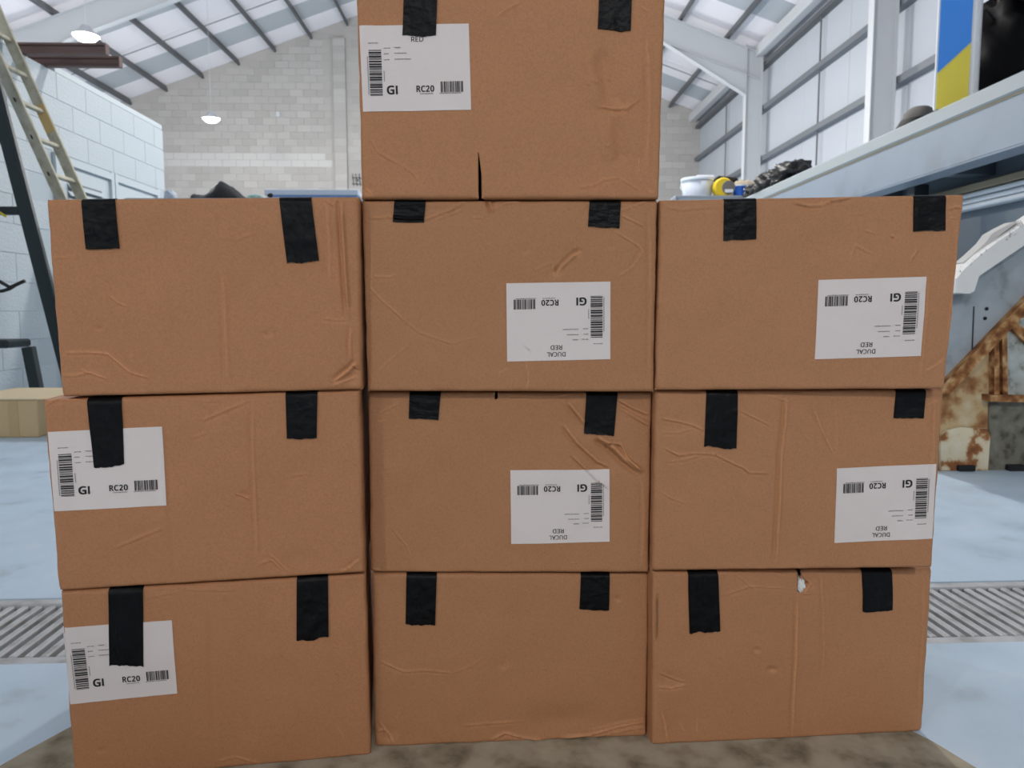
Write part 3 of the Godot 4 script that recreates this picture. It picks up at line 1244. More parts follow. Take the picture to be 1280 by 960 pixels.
func stack() -> void:
	var deep := 0.42
	# bottom row first; quads: top left, top right, bottom left, bottom right
	carton("taped cardboard box on the floor, bottom left of the stack, white label half under tape", [[75, 740], [457, 717], [92, 971], [464, 942]], 1.013, 1.071, deep, {
		"tape": [[[136, 738], [179, 736], [180, 833], [137, 833]], [[371, 721], [410, 719], [411, 796], [371, 799]]],
		"label": [[76, 785], [215, 775], [222, 866], [88, 880]], "bulge": 0.001, "hidden_name": true,
		"creases": [[[[262, 730], [268, 950]], 5, -0.25, 0.0], [[[270, 952], [295, 946], [330, 956]], 1.6, 0.6, 0.12], [[[430, 760], [445, 745]], 1.2, 0.4, 0.1], [[[180, 748], [230, 738], [300, 738]], 1.6, 0.4, 0.06], [[[420, 905], [430, 925]], 1.2, 0.4, 0.08]],
		"dents": [[127, 938, 6, 4, 1.0], [330, 850, 40, 25, 0.8]],
	}, 0, 0.0)
	carton("taped cardboard box on the floor, middle of the bottom row, no label, crumpled lower edge", [[465, 717.6], [812, 716.6], [468, 932], [808, 922]], 1.09, 1.112, deep, {
		"tape": [[[508, 717], [546, 717], [544, 781], [507, 780]], [[726, 716], [762, 716], [761, 762], [724, 760]]], "bulge": 0.001,
		"creases": [[[[474, 826], [504, 839], [531, 838], [566, 841]], 1.6, 0.6, 0.10], [[[566, 841], [590, 832], [606, 820]], 1.6, 0.4, 0.06], [[[575, 908], [612, 904], [655, 901]], 1.5, 0.6, 0.14], [[[612, 926], [632, 916], [652, 922], [680, 926]], 2.0, 1.3, 0.2], [[[470, 915], [482, 912], [492, 930]], 1.8, 1.2, 0.2], [[[472, 900], [490, 922]], 1.6, 0.8, 0.15], [[[700, 923], [736, 919], [770, 909], [806, 902]], 2.2, 1.4, 0.2], [[[735, 914], [770, 905], [804, 899]], 1.6, 0.8, 0.14], [[[742, 922], [780, 913], [806, 909]], 1.6, 0.8, 0.14], [[[495, 900], [500, 890]], 1.4, 0.5, 0.1]],
		"dents": [[629, 830, 6, 7, 1.4], [772, 749, 4, 4, 1.6], [700, 900, 34, 14, 2.0], [484, 918, 12, 9, 2.0]],
	}, 1, 0.0)
	carton("taped cardboard box on the floor, bottom right of the stack, torn at its top edge", [[816, 715], [1166, 711], [815, 935], [1153, 922]], 1.087, 1.116, deep, {
		"tape": [[[860, 716], [897, 715], [900, 789], [862, 791]], [[1077, 712], [1114, 712], [1115, 762], [1078, 764]]],
		"slit": {"x": 997.0, "y0": 740.0, "y1": 712.0, "left": -1.0, "right": 5.0, "shape": 0.22}, "bulge": 0.001, "filler": [999, 730],
		"creases": [[[[900, 745], [938, 732], [992, 735]], 1.5, 0.7, 0.1], [[[917, 716], [938, 732], [945, 738]], 1.4, 0.5, 0.08], [[[960, 714], [994, 722]], 1.4, 0.5, 0.08], [[[822, 859], [840, 860], [858, 856]], 1.4, 0.9, 0.25], [[[824, 841], [845, 850], [856, 852]], 1.8, 0.6, 0.05], [[[826, 887], [831, 905], [835, 930]], 1.5, 0.8, 0.15], [[[849, 905], [858, 920]], 1.3, 0.5, 0.1], [[[871, 895], [872, 922]], 1.3, 0.4, 0.08], [[[996, 740], [994, 820], [990, 925]], 1.6, 1.2, 0.16], [[[999, 715], [1014, 730], [1003, 742]], 2.0, 1.6, 0.12], [[[1003, 742], [1016, 741]], 1.6, 1.2, 0.1], [[[1026, 716], [1027, 741], [1030, 803], [1029, 845]], 1.6, 0.7, 0.07], [[[1126, 720], [1150, 735]], 1.4, 0.5, 0.1], [[[1153, 725], [1153, 800], [1148, 890]], 1.8, 0.7, 0.06], [[[822, 740], [821, 775], [820, 802]], 1.5, 1.2, -0.25]],
		"dents": [[946, 812, 4, 3, 1.8], [965, 837, 5, 3, 2.2], [1010, 728, 7, 9, 2.5], [835, 850, 16, 10, 1.5]],
	}, 2, 0.0)
	# middle row
	carton("taped cardboard box at the left of the middle row, creased label under a long tape", [[53, 500], [450, 487], [73, 739], [456, 716]], 1.013, 1.060, deep, {
		"tape": [[[109, 498], [152, 496], [156, 581], [118, 583]], [[357, 490], [397, 489], [396, 547], [359, 548]]],
		"label": [[60, 540], [203, 533], [209, 631], [68, 639]], "hidden_name": true,
		"creases": [[[[142, 685], [183, 668], [203, 660]], 1.8, 0.7, 0.1], [[[56, 506], [70, 498], [106, 500]], 1.8, 0.9, 0.15], [[[92, 590], [97, 606], [100, 614], [120, 612]], 1.5, 0.3, 0.1], [[[206, 507], [210, 600], [219, 728]], 4.5, -0.3, 0.0], [[[315, 496], [318, 600], [322, 709]], 2.0, 0.7, 0.06], [[[295, 616], [304, 620], [312, 623]], 1.6, 1.3, 0.12], [[[252, 526], [275, 516], [316, 499]], 1.8, 0.8, 0.1], [[[252, 502], [278, 500]], 1.6, 0.7, 0.1], [[[449, 698], [438, 708], [426, 715]], 1.6, 0.9, 0.16], [[[335, 690], [348, 702], [361, 715]], 1.6, 0.7, 0.12], [[[322, 705], [340, 700], [352, 712]], 1.6, 0.7, 0.1], [[[362, 595], [386, 592]], 1.6, 0.4, 0.05], [[[236, 548], [262, 540]], 1.8, 0.5, 0.06]],
		"dents": [[305, 619, 6, 4, 1.8], [380, 700, 40, 14, 1.0], [262, 520, 22, 14, 1.4]],
	}, 3, -9.0)
	carton("taped cardboard box in the centre of the stack, upside down label, creases at right tape", [[460, 490], [815, 491], [463, 716], [811, 716]], 1.093, 1.10, deep, {
		"tape": [[[512, 490], [551, 490], [548, 525], [511, 523]], [[733, 492], [772, 492], [767, 545], [730, 542]]],
		"label": [[638, 588], [762, 587], [762, 677], [639, 680]], "flip": true, "bulge": -0.001,
		"slit": {"x": 620.0, "y0": 499.0, "y1": 488.0, "left": -6.0, "right": 5.0, "shape": 0.3},
		"creases": [[[[472, 517], [486, 511], [499, 504]], 1.5, 0.7, 0.12], [[[470, 528], [484, 524]], 1.4, 0.4, 0.1], [[[462, 711], [478, 713]], 1.5, 0.8, 0.15], [[[495, 563], [507, 557]], 1.4, 0.4, 0.08], [[[470, 588], [500, 580]], 1.4, 0.4, 0.05], [[[490, 660], [508, 682], [512, 694]], 1.5, 0.5, 0.07], [[[710, 503], [722, 518], [733, 532]], 3.4, 1.4, 0.10], [[[704, 531], [722, 554], [747, 577], [762, 584]], 3.2, 1.5, 0.12], [[[714, 569], [732, 586], [748, 602], [760, 610]], 2.0, 1.2, 0.12], [[[745, 545], [762, 556], [780, 574], [803, 591]], 4.4, 2.6, 0.12], [[[757, 552], [776, 556], [785, 574], [801, 588]], 1.8, 1.4, 0.12], [[[773, 500], [790, 510], [812, 519]], 1.8, 1.4, 0.14], [[[778, 512], [795, 523], [813, 533]], 1.8, 1.2, 0.12], [[[774, 506], [792, 516], [812, 526]], 1.5, 1.0, 0.12], [[[803, 600], [804, 650], [802, 708]], 1.8, 0.6, 0.05], [[[630, 500], [640, 494], [690, 497], [712, 492]], 1.4, 0.5, 0.08], [[[712, 704], [722, 702]], 1.4, 0.6, 0.1]],
		"dents": [[760, 570, 24, 18, 2.6], [720, 530, 20, 16, 1.6], [792, 512, 18, 12, 1.6]],
	}, 4, -9.0)
	carton("taped cardboard box right of the middle row, upside down label near its edge", [[819, 489], [1180, 487], [815, 714], [1166, 710]], 1.082, 1.072, deep, {
		"tape": [[[883, 489], [922, 488], [920, 560], [880, 558]], [[1120, 487], [1157, 486], [1154, 522], [1117, 522]]],
		"label": [[1045, 585], [1170, 580], [1165, 673], [1042, 678]], "flip": true, "bulge": 0.001,
		"creases": [[[[828, 523], [850, 527], [868, 532], [880, 538]], 1.7, 1.0, 0.14], [[[828, 541], [850, 540], [868, 535]], 1.5, 0.7, 0.1], [[[830, 559], [848, 569], [872, 566], [894, 568], [918, 580], [930, 585], [936, 591], [960, 591]], 1.6, 1.0, 0.13], [[[832, 577], [856, 575], [880, 567]], 1.5, 0.7, 0.1], [[[824, 614], [842, 624], [858, 629]], 1.5, 0.5, 0.08], [[[925, 513], [945, 523], [963, 532]], 1.6, 0.6, 0.08], [[[982, 495], [980, 530], [975, 570], [973, 640], [970, 706]], 2.4, 1.5, 0.12], [[[960, 494], [984, 502], [992, 497]], 1.6, 0.7, 0.1], [[[1016, 508], [1028, 540], [1043, 571]], 1.6, 0.8, 0.12], [[[1040, 690], [1040, 702]], 1.4, 0.3, 0.05], [[[1046, 500], [1046, 572]], 2.0, 0.4, 0.03], [[[1168, 500], [1166, 560], [1160, 640]], 1.6, 0.7, 0.08], [[[1158, 508], [1172, 500]], 1.6, 0.8, 0.14]],
		"dents": [[1138, 510, 10, 10, 1.0], [840, 532, 16, 8, 1.4], [920, 600, 60, 16, 0.8]],
	}, 5, -9.0)
	# upper row
	carton("taped cardboard box without label at the left of the upper row, crushed lower right corner", [[57, 249], [449, 246], [77, 496], [453, 487]], 1.013, 1.052, deep, {
		"tape": [[[102, 249], [144, 248], [149, 310], [108, 311]], [[349, 246], [389, 245], [399, 327], [359, 330]]], "flaps": [-1.0, 1.0], "bulge": -0.001,
		"creases": [[[[79, 441], [110, 440], [134, 442], [150, 455], [163, 466], [185, 472]], 1.6, 0.9, 0.22], [[[79, 469], [95, 469], [112, 465], [135, 474]], 1.6, 0.8, 0.18], [[[100, 461], [114, 468], [126, 472]], 1.4, 0.6, 0.12], [[[137, 369], [148, 378], [160, 383]], 1.6, 0.6, 0.12], [[[160, 449], [166, 444]], 1.4, 0.5, 0.1], [[[62, 323], [82, 322], [100, 318]], 1.4, 0.3, 0.06], [[[277, 337], [281, 400], [285, 483]], 3.0, 0.6, 0.05], [[[426, 249], [430, 320], [435, 399]], 2.6, 2.0, 0.06], [[[408, 250], [411, 300], [412, 360]], 3.0, 0.6, 0.05], [[[402, 398], [418, 400], [434, 400]], 1.5, 0.6, 0.1], [[[438, 410], [437, 432], [438, 449]], 1.8, 1.2, 0.14], [[[446, 452], [436, 462], [416, 478]], 2.2, 1.8, 0.24], [[[446, 470], [430, 476], [414, 482]], 1.8, 1.2, 0.16], [[[440, 455], [450, 462]], 1.8, 1.4, 0.1], [[[406, 250], [418, 257], [420, 250]], 1.6, 0.8, 0.12], [[[290, 303], [322, 290]], 1.6, 0.4, 0.04]],
		"dents": [[334, 418, 6, 4, 1.3], [123, 411, 4, 3, 1.2], [440, 468, 14, 12, 2.6], [414, 336, 3, 3, 0.8], [419, 349, 3, 3, 0.9], [438, 383, 3, 3, 0.8]],
	}, 6, -9.0)
	carton("taped cardboard box under the topmost one, upside down label at its right", [[452, 250.5], [822, 250.5], [459, 489], [818, 490]], 1.070, 1.074, deep, {
		"tape": [[[493, 249], [532, 249], [530, 278], [491, 277]], [[737, 250], [776, 250], [774, 285], [735, 283]]],
		"label": [[633, 354], [763, 352], [763, 449], [634, 452]], "flip": true, "bulge": -0.002,
		"creases": [[[[460, 273], [485, 271], [510, 274], [533, 273], [550, 267], [564, 262], [581, 251]], 1.8, 1.0, 0.12], [[[540, 276], [560, 268], [580, 262]], 1.5, 0.6, 0.08], [[[611, 250], [613, 256], [616, 266]], 2.0, 2.2, 0.05], [[[616, 262], [632, 254], [650, 252]], 1.6, 0.8, 0.1], [[[588, 272], [604, 272]], 1.6, 1.2, 0.1], [[[465, 345], [480, 346], [497, 344]], 1.4, 0.6, 0.16], [[[462, 358], [476, 374], [494, 390], [505, 401]], 1.5, 0.7, 0.16], [[[505, 401], [524, 416], [564, 430], [598, 420]], 1.5, 0.4, 0.07], [[[468, 467], [490, 448], [512, 430]], 1.5, 0.5, 0.12], [[[464, 290], [464, 380], [465, 485]], 2.2, 0.6, 0.05], [[[727, 314], [716, 320], [702, 333], [695, 344]], 2.0, 1.4, 0.16], [[[662, 340], [690, 328], [695, 350]], 1.4, 0.4, 0.08], [[[776, 264], [790, 258], [808, 251]], 1.6, 0.8, 0.14], [[[777, 269], [790, 275], [806, 283]], 1.6, 0.8, 0.14], [[[770, 290], [800, 308], [806, 318]], 1.6, 0.6, 0.1], [[[796, 304], [802, 316], [790, 334], [772, 346]], 1.6, 0.7, 0.1], [[[657, 452], [661, 472], [658, 489]], 1.4, 0.6, 0.14], [[[622, 468], [634, 460]], 1.4, 0.4, 0.12], [[[811, 256], [813, 370], [811, 485]], 2.0, 0.8, 0.08], [[[656, 430], [664, 440]], 1.4, 0.9, 0.0]],
		"dents": [[723, 316, 5, 4, 1.6], [696, 340, 6, 5, 2.0], [656, 313, 4, 4, 1.0], [765, 308, 4, 4, 1.0], [614, 254, 7, 8, 2.6], [597, 272, 6, 3, 1.2], [520, 262, 50, 9, 1.2]],
	}, 7, -9.0)
	carton("taped cardboard box right of the upper row, upside down label, notched top edge", [[825, 250], [1206, 243], [819, 488], [1181, 486]], 1.07, 1.042, deep, {
		"tape": [[[905, 247], [945, 247], [945, 300], [904, 301]], [[1142, 244], [1182, 243], [1181, 288], [1141, 290]]],
		"label": [[1023, 350], [1157, 346], [1151, 445], [1018, 449]], "flip": true, "flaps": [-1.0, 1.0], "bulge": 0.001,
		"creases": [[[[990, 252], [1010, 257], [1027, 256], [1038, 251], [1068, 246]], 2.0, 1.4, 0.14], [[[1060, 268], [1085, 266]], 1.5, 0.4, 0.06], [[[1080, 288], [1095, 292]], 1.5, 0.9, 0.12], [[[1112, 294], [1122, 298]], 1.6, 1.2, 0.12], [[[1136, 328], [1141, 321], [1147, 312]], 1.6, 1.0, 0.16], [[[1182, 446], [1170, 456], [1156, 464]], 1.5, 0.7, 0.14], [[[1160, 348], [1155, 410], [1149, 482]], 2.6, 0.6, 0.05], [[[1184, 262], [1196, 258], [1204, 262]], 1.8, 0.9, 0.14], [[[1184, 272], [1196, 272]], 1.5, 0.6, 0.1], [[[1176, 350], [1188, 352]], 1.4, 0.4, 0.06], [[[1060, 330], [1070, 306], [1090, 318]], 1.6, 0.5, 0.08], [[[1197, 270], [1192, 360], [1184, 440]], 2.2, 0.7, 0.05], [[[830, 258], [850, 262], [900, 258]], 2.0, 0.4, 0.05]],
		"dents": [[1118, 296, 5, 4, 1.5], [1028, 248, 6, 7, 3.0], [1076, 314, 16, 10, 1.2], [1040, 300, 30, 20, 0.8]],
	}, 8, -9.0)
	# the topmost one
	carton("topmost taped cardboard box of the stack, upright label, torn slit in its lower edge", [[445, -14], [832, -14], [452, 248], [824, 248]], 1.063, 1.066, deep, {
		"tape": [[[505, -14], [547, -14], [545, 46], [503, 45]], [[749, -14], [790, -14], [788, 40], [747, 37]]],
		"label": [[449, 32], [586, 30], [589, 138], [454, 140]], "flaps": [-1.0, 1.0], "bulge": 0.0015, "hidden_name": true,
		"slit": {"x": 598.0, "y0": 190.0, "y1": 250.0, "left": -1.0, "right": 7.0},
		"creases": [[[[620, 22], [635, 11], [652, 2]], 1.6, 0.7, 0.12], [[[798, 6], [812, 16]], 1.4, 0.5, 0.12], [[[746, 133], [770, 136], [784, 135], [799, 124]], 1.8, 1.2, 0.14], [[[770, 140], [778, 146]], 1.5, 0.7, 0.1], [[[724, 234], [742, 231], [756, 224], [774, 222]], 1.6, 0.8, 0.14], [[[774, 222], [790, 232], [800, 238]], 1.5, 0.6, 0.1], [[[796, 222], [800, 206], [798, 196]], 1.4, 0.5, 0.1], [[[808, 238], [820, 240]], 1.4, 0.7, 0.12], [[[808, 48], [809, 68], [811, 80]], 1.4, 0.5, 0.1], [[[810, 60], [812, 140], [808, 220]], 3.0, 0.5, 0.05], [[[752, 60], [760, 100], [764, 132]], 12, -1.6, 0.0], [[[770, 146], [776, 180], [778, 200]], 9, -1.0, 0.0], [[[465, 176], [472, 190], [500, 206]], 1.8, 0.5, 0.06], [[[500, 205], [518, 218], [524, 228]], 1.6, 0.4, 0.06], [[[456, 236], [464, 240]], 1.5, 0.8, 0.12], [[[592, 8], [606, 18]], 1.4, 0.4, 0.06]],
		"dents": [[772, 138, 8, 4, 1.8], [779, 126, 10, 6, 1.2], [744, 232, 5, 4, 1.4], [654, 176, 3, 3, 0.7], [460, 238, 6, 6, 1.4], [785, 200, 14, 10, 1.2]],
	}, 9, -9.0)


func drains() -> void:
	# cast grates with slots across, end to end in the channel
	var length := 0.5
	var turn := DRAIN_TURN
	var dir := Vector3(1, 0, -DRAIN_TURN).normalized()
	var side := Vector3(-DRAIN_TURN, 0, -1).normalized()
	var slots := 17
	var pitch := length / slots
	var rib := box_mesh(Vector3(pitch * 0.52, 0.024, DRAIN_WIDTH - 0.075), 0.003)
	var long := box_mesh(Vector3(length - 0.004, 0.03, 0.032), 0.003)
	var names := {-3: "cast drain grate farthest left", -2: "cast drain grate in the floor at the left edge, left of the boxes", 2: "cast drain grate in the floor at the right edge, right of the boxes"}
	for k in range(-4, 5):
		var label := "slotted cast drain grate sunk in the floor behind the stacked boxes"
		if k == -2:
			label = "slotted cast drain grate showing left of the stacked boxes"
		elif k == -3:
			label = "slotted cast drain grate at the left frame edge, next to the one beside the boxes"
		elif k == 2:
			label = "slotted cast drain grate showing close to the right of the stacked boxes"
		elif k == 3:
			label = "slotted cast drain grate right of the one beside the boxes"
		elif k < -3 or k > 3:
			label = "slotted cast drain grate in the floor channel outside the picture"
		var p := Vector3(0.08, 0, -(DRAIN_NEAR + DRAIN_WIDTH * 0.5)) + dir * (k * length)
		var o := thing("drain_grate", label, "drain grate", Vector3(p.x, -0.012, p.z), turn, "floor drain grates")
		for s in [-1.0, 1.0]:
			part("edge_rail", long, M.cast_iron, o, Vector3(0, -0.004, s * (DRAIN_WIDTH * 0.5 - 0.018)))
		for j in slots:
			part("grate_bar", rib, M.cast_iron, o, Vector3((j - slots * 0.5 + 0.5) * pitch, -0.002, 0))
		for s in [-1.0, 1.0]:
			part("bearer", box_mesh(Vector3(0.012, 0.10, DRAIN_WIDTH - 0.02), 0.001), M.pit, o, Vector3(s * (length * 0.5 - 0.02), -0.066, 0))


func left_things() -> void:
	# aluminium ladder leaning on the office wall
	var foot := Vector3(-2.48, 0.0, -5.58)
	var head := Vector3(-3.798, 3.25, -5.58)
	# the stile passes the wall's top edge
	var lean := (head - foot).normalized()
	var lad := thing("ladder", "pale dull aluminium ladder leaning against the white block wall at the left", "ladder", foot)
	var out := lean.cross(Vector3.BACK).normalized()
	var gap := 0.31
	for k in 2:
		var z := -gap * k
		var a := foot + Vector3(0, 0, z)
		bar("stile", a, a + lean * 3.55, 0.026, 0.075, M.dull_aluminium, lad, out)
		part("foot_pad", box_mesh(Vector3(0.09, 0.03, 0.05), 0.008), M.black_rubber, lad, Vector3(0.0, 0.016, z))
	for k in 13:
		var a := foot + lean * (0.111 + k * 0.271)
		var rung := bar("rung", a + Vector3(0, 0, 0.006), a + Vector3(0, 0, -gap - 0.006), 0.032, 0.03, M.dull_aluminium, lad, out, 0.005)
		part("rung_end", box_mesh(Vector3(0.028, 0.03, 0.004), 0.001), M.hole, lad, a - foot + Vector3(0, 0, 0.0145), frame_of(Vector3.ZERO, lean, out).rotated(Vector3.UP, 0.0))
	# ochre paint on one rung and stile
	var pr := foot + lean * (0.111 + 8 * 0.271)
	bar("paint_mark", pr + lean * -0.16 + Vector3(0, 0, -gap + 0.0145), pr + lean * 0.05 + Vector3(0, 0, -gap + 0.0145), 0.003, 0.070, M.ochre_paint, lad, out, 0.001)

	# black steel A-frame at the left edge
	var d := 5.0
	var a0 := at(99, 531, d)
	a0.y = 0.0
	var a1 := at(-30, 20, d)
	var fr := thing("step_frame", "tall black steel step frame leaning at the left edge beside the boxes", "ladder", a0)
	bar("side_rail", a0, a1, 0.085, 0.045, M.black_green, fr, Vector3.BACK)
	bar("rail_edge", a0 + Vector3(0.047, 0, 0.02), a1 + Vector3(0.047, 0, 0.02), 0.018, 0.03, M.black_green, fr, Vector3.BACK)
	var w := Vector3(-0.62, 0, 0.0)
	bar("side_rail", a0 + w, a1 + w, 0.085, 0.045, M.black_green, fr, Vector3.BACK)
	for t in [0.52, 0.70, 0.87]:
		var p := a0.lerp(a1, t)
		bar("rung", p + Vector3(-0.04, 0, 0), p + w + Vector3(0.04, 0, 0), 0.05, 0.05, M.black_green, fr)
	var back := Vector3(-0.75, 0, 0.0)
	bar("rear_leg", a1 + Vector3(-0.3, -0.05, 0), a0 + back, 0.05, 0.04, M.black_green, fr, Vector3.BACK)
	bar("yellow_strap", at(-25, 250, d - 0.06), at(8, 271, d - 0.06), 0.006, 0.014, M.yellow_strap, fr)

	# black stool, with a black hooked bar above it
	var e := 4.64
	var s1 := at(44, 540, e)
	var top := at(30, 424, e)
	var sx := top.x
	var stool := thing("stool", "black steel trestle stool behind the pale carton at the left edge", "stool", Vector3(sx - 0.3, 0, -e))
	part("seat", box_mesh(Vector3(0.56, 0.05, 0.24), 0.012), M.black_green, stool, Vector3(-0.06, top.y - 0.028, -0.09))
	for l in [[0.27, -0.09], [-0.27, -0.09]]:
		var b0 := stool.position + Vector3(l[0] * 1.22, 0.0, l[1])
		bar("leg", b0, stool.position + Vector3(l[0], top.y - 0.05, l[1]), 0.065, 0.05, M.black_green, stool, Vector3.BACK)
		bar("cross_foot", b0 + Vector3(0, 0.02, -0.13), b0 + Vector3(0, 0.02, 0.13), 0.05, 0.035, M.black_green, stool)
	var hk := at(-20, 350, 4.5)
	var hook := thing("bent_bar", "bent black bar hooked over the step frame above the black stool", "bar", hk)
	var pts := []
	for p in [[-70, 335], [-20, 346], [0, 352], [12, 359], [20, 356], [31, 351]]:
		pts.append(at(p[0], p[1], 4.5) - hk)
	part("upper_rod", tube(pts, 0.010), M.black_rubber, hook)
	pts = []
	for p in [[-70, 352], [-20, 362], [2, 364], [12, 361], [20, 356]]:
		pts.append(at(p[0], p[1], 4.5) - hk)
	part("lower_rod", tube(pts, 0.010), M.black_rubber, hook)

	# pale carton on the floor
	var f0 := at(-60, 545, 3.97)
	var f1 := at(48, 545, 3.97)
	var hgt := at(20, 500, 3.97).y
	var c := (f0 + f1) * 0.5
	var bx := thing("carton", "pale tan carton lying on the blue floor at the left edge", "box", Vector3(c.x, 0, -4.25), 0.0)
	var wide := f1.x - f0.x
	part("body", box_mesh(Vector3(wide, hgt, 0.56), 0.006), M.tan_card_side, bx, Vector3(0, hgt * 0.5, 0))
	part("lid", box_mesh(Vector3(wide + 0.01, 0.008, 0.57), 0.003), M.tan_card, bx, Vector3(0, hgt + 0.004, 0))
	part("packing_tape", box_mesh(Vector3(0.05, hgt * 0.98, 0.002), 0.0005), M.packing_tape, bx, Vector3(wide * 0.5 - 0.12, hgt * 0.5, 0.281))
	var flap := part("open_flap", box_mesh(Vector3(0.26, 0.005, 0.54), 0.001), M.tan_card, bx, Vector3(wide * 0.5 + 0.12, hgt + 0.006, -0.01), Basis(Vector3.BACK, 0.05))


func platform() -> void:
	# long steel runway on posts along the right side
	var bx := 2.6
	var hi := at_x(1280, 88, bx).y
	var lo := at_x(1280, 178, bx).y
	var lip := at_x(1280, 112, bx).y
	var z0 := -2.3
	var z1 := -8.3
	var o := thing("vehicle_ramp", "long raised blue grey steel runway on posts along the right side", "ramp", Vector3(bx, 0, (z0 + z1) * 0.5))
	var zc := o.position.z
	var put := func(called: String, a: Vector3, b: Vector3, m: Material, c: float) -> void:
		part(called, box_mesh(b - a, c), m, o, (a + b) * 0.5 - o.position)
	put.call("web", Vector3(bx, lo, z1), Vector3(bx + 0.012, lip, z0), M.blue_steel, 0.002)
	put.call("top_lip", Vector3(bx - 0.012, lip, z1), Vector3(bx + 0.05, hi, z0), M.lip_steel, 0.012)
	put.call("dirt_line", Vector3(bx - 0.004, lip - 0.012, z1), Vector3(bx + 0.002, lip + 0.002, z0), M.dirt_edge, 0.001)
	put.call("lower_flange", Vector3(bx, lo - 0.012, z1), Vector3(bx + 0.14, lo, z0), M.blue_steel, 0.003)
	put.call("deck", Vector3(bx + 0.052, hi - 0.016, z1), Vector3(bx + 1.5, hi, z0), M.dark_panel, 0.003)
	put.call("web", Vector3(bx + 1.48, lo, z1), Vector3(bx + 1.495, hi - 0.017, z0), M.shade_panel, 0.003)
	for k in 6:
		var z := lerpf(z1 + 0.3, z0 - 0.3, k / 5.0)
		put.call("cross_member", Vector3(bx + 0.02, lo, z - 0.05), Vector3(bx + 1.48, lo + 0.14, z + 0.05), M.dark_panel, 0.004)
	# side skirt set back under the deck, with white tubes along it
	var rx := bx + 0.32
	var t_hi := at_x(1280, 222, rx).y
	var t_lo := at_x(1280, 246, rx).y
	put.call("side_panel", Vector3(rx + 0.12, 0.72, -6.5), Vector3(rx + 0.14, hi - 0.02, -2.6), M.shade_panel, 0.003)
	put.call("ledge", Vector3(rx + 0.02, t_hi + 0.005, -6.5), Vector3(rx + 0.14, t_hi + 0.05, -2.6), M.dirt_edge, 0.006)
	for k in 3:
		var h := (t_hi - t_lo) / 3.0
		put.call("white_tube", Vector3(rx + 0.02, t_lo + k * h + 0.003, -6.4), Vector3(rx + 0.10, t_lo + (k + 1) * h - 0.003, -2.6), M.white_tube, h * 0.3)
	put.call("lower_ledge", Vector3(rx + 0.03, at_x(1280, 322, rx).y - 0.012, -6.4), Vector3(rx + 0.14, at_x(1280, 322, rx).y, -2.6), M.dark_panel, 0.003)
	for z in [z0 - 0.08, -5.1, z1 + 0.1]:
		for x in [bx + 0.18, bx + 1.4]:
			put.call("post", Vector3(x - 0.05, 0.0, z - 0.05), Vector3(x + 0.05, lo, z + 0.05), M.black_green, 0.006)
			put.call("base_plate", Vector3(x - 0.11, 0.0, z - 0.11), Vector3(x + 0.11, 0.012, z + 0.11), M.black_green, 0.002)
	var deck := hi + 0.001

	# upright panelled cabinet on the deck
	var d := 4.6
	var l := at(1170, 100, d).x
	var r := at(1211, 100, d).x
	var cab := thing("striped_board", "tall white board with slanted blue and yellow fields standing on the runway", "board", Vector3(l, deck, -d))
	var top := 1.25
	var v := func(px: float, py: float) -> Vector3:
		return at(px, py, d)
	part("backing", box_mesh(Vector3(r - l, top, 0.016), 0.003), M.gloss_white, cab, Vector3((r - l) * 0.5, top * 0.5, -0.013))
	var yl := at(1171, 92, d).y
	var yr := at(1211, 54, d).y
	var f := 0.008
	var A := Vector3(l + f, deck + 0.004, -d + 0.002)
	var B := Vector3(r, deck + 0.004, -d + 0.002)
	part("yellow_panel", plate([A, B, Vector3(r, yr, A.z), Vector3(l + f, yl, A.z)], Vector3(0, 0, -0.006), cab.position), M.patch_yellow, cab)
	part("blue_panel", plate([Vector3(l + f, yl + 0.006, A.z), Vector3(r, yr + 0.006, A.z), Vector3(r, deck + top - 0.02, A.z), Vector3(l + f, deck + top - 0.02, A.z)], Vector3(0, 0, -0.006), cab.position), M.patch_blue, cab)
	var cr := 0.045
	part("rounded_corner", lathe([Vector2(0.001, 0), Vector2(cr, 0), Vector2(cr, top), Vector2(0.001, top)], 24), M.gloss_white, cab, Vector3(r - l + cr * 0.8, 0, -cr))
	# black engine parts beside it
	var eng := thing("engine_pile", "glossy black machine parts piled on the runway right of the striped board", "machine", Vector3(r + 0.50, deck, -d - 0.35))
	part("block", blob(Vector3(0.66, 0.95, 0.7), 0.25, 31, 4.5), M.oily_black, eng, Vector3(0.02, 0.312, 0))
	part("cover", blob(Vector3(0.5, 0.5, 0.5), 0.5, 33, 5.0, false), M.oily_black, eng, Vector3(0.12, 0.78, 0.05))
	part("pipe", tube([Vector3(-0.1, 0.25, 0.33), Vector3(0.0, 0.45, 0.38), Vector3(0.12, 0.5, 0.36), Vector3(0.2, 0.72, 0.3)], 0.022), M.black_rubber, eng)
	part("pipe", tube([Vector3(-0.15, 0.75, 0.26), Vector3(-0.02, 0.82, 0.32), Vector3(0.15, 0.78, 0.33)], 0.018), M.black_rubber, eng)
	part("grey_casting", blob(Vector3(0.26, 0.24, 0.22), 0.3, 36, 4.0, false), M.grey_cloth, eng, Vector3(0.22, 0.98, 0.12))
	part("pale_casting", blob(Vector3(0.16, 0.14, 0.14), 0.3, 37, 4.0, false), M.tan_cloth, eng, Vector3(0.28, 0.80, 0.24))
	var tp := at(1250, 100, d - 0.12)
	var tan := thing("wooden_block", "small brown wooden block on the runway in front of black machine parts", "block", Vector3(tp.x, deck, -d + 0.12))
	part("block", box_mesh(Vector3(0.16, 0.055, 0.08), 0.006), M.tan_card_side, tan, Vector3(0, 0.0275, 0))
	tan.position.y = deck

	# tyre on the deck, half hidden by the lip
	var tz := 5.7
	var tc := at(1148, 150, tz)
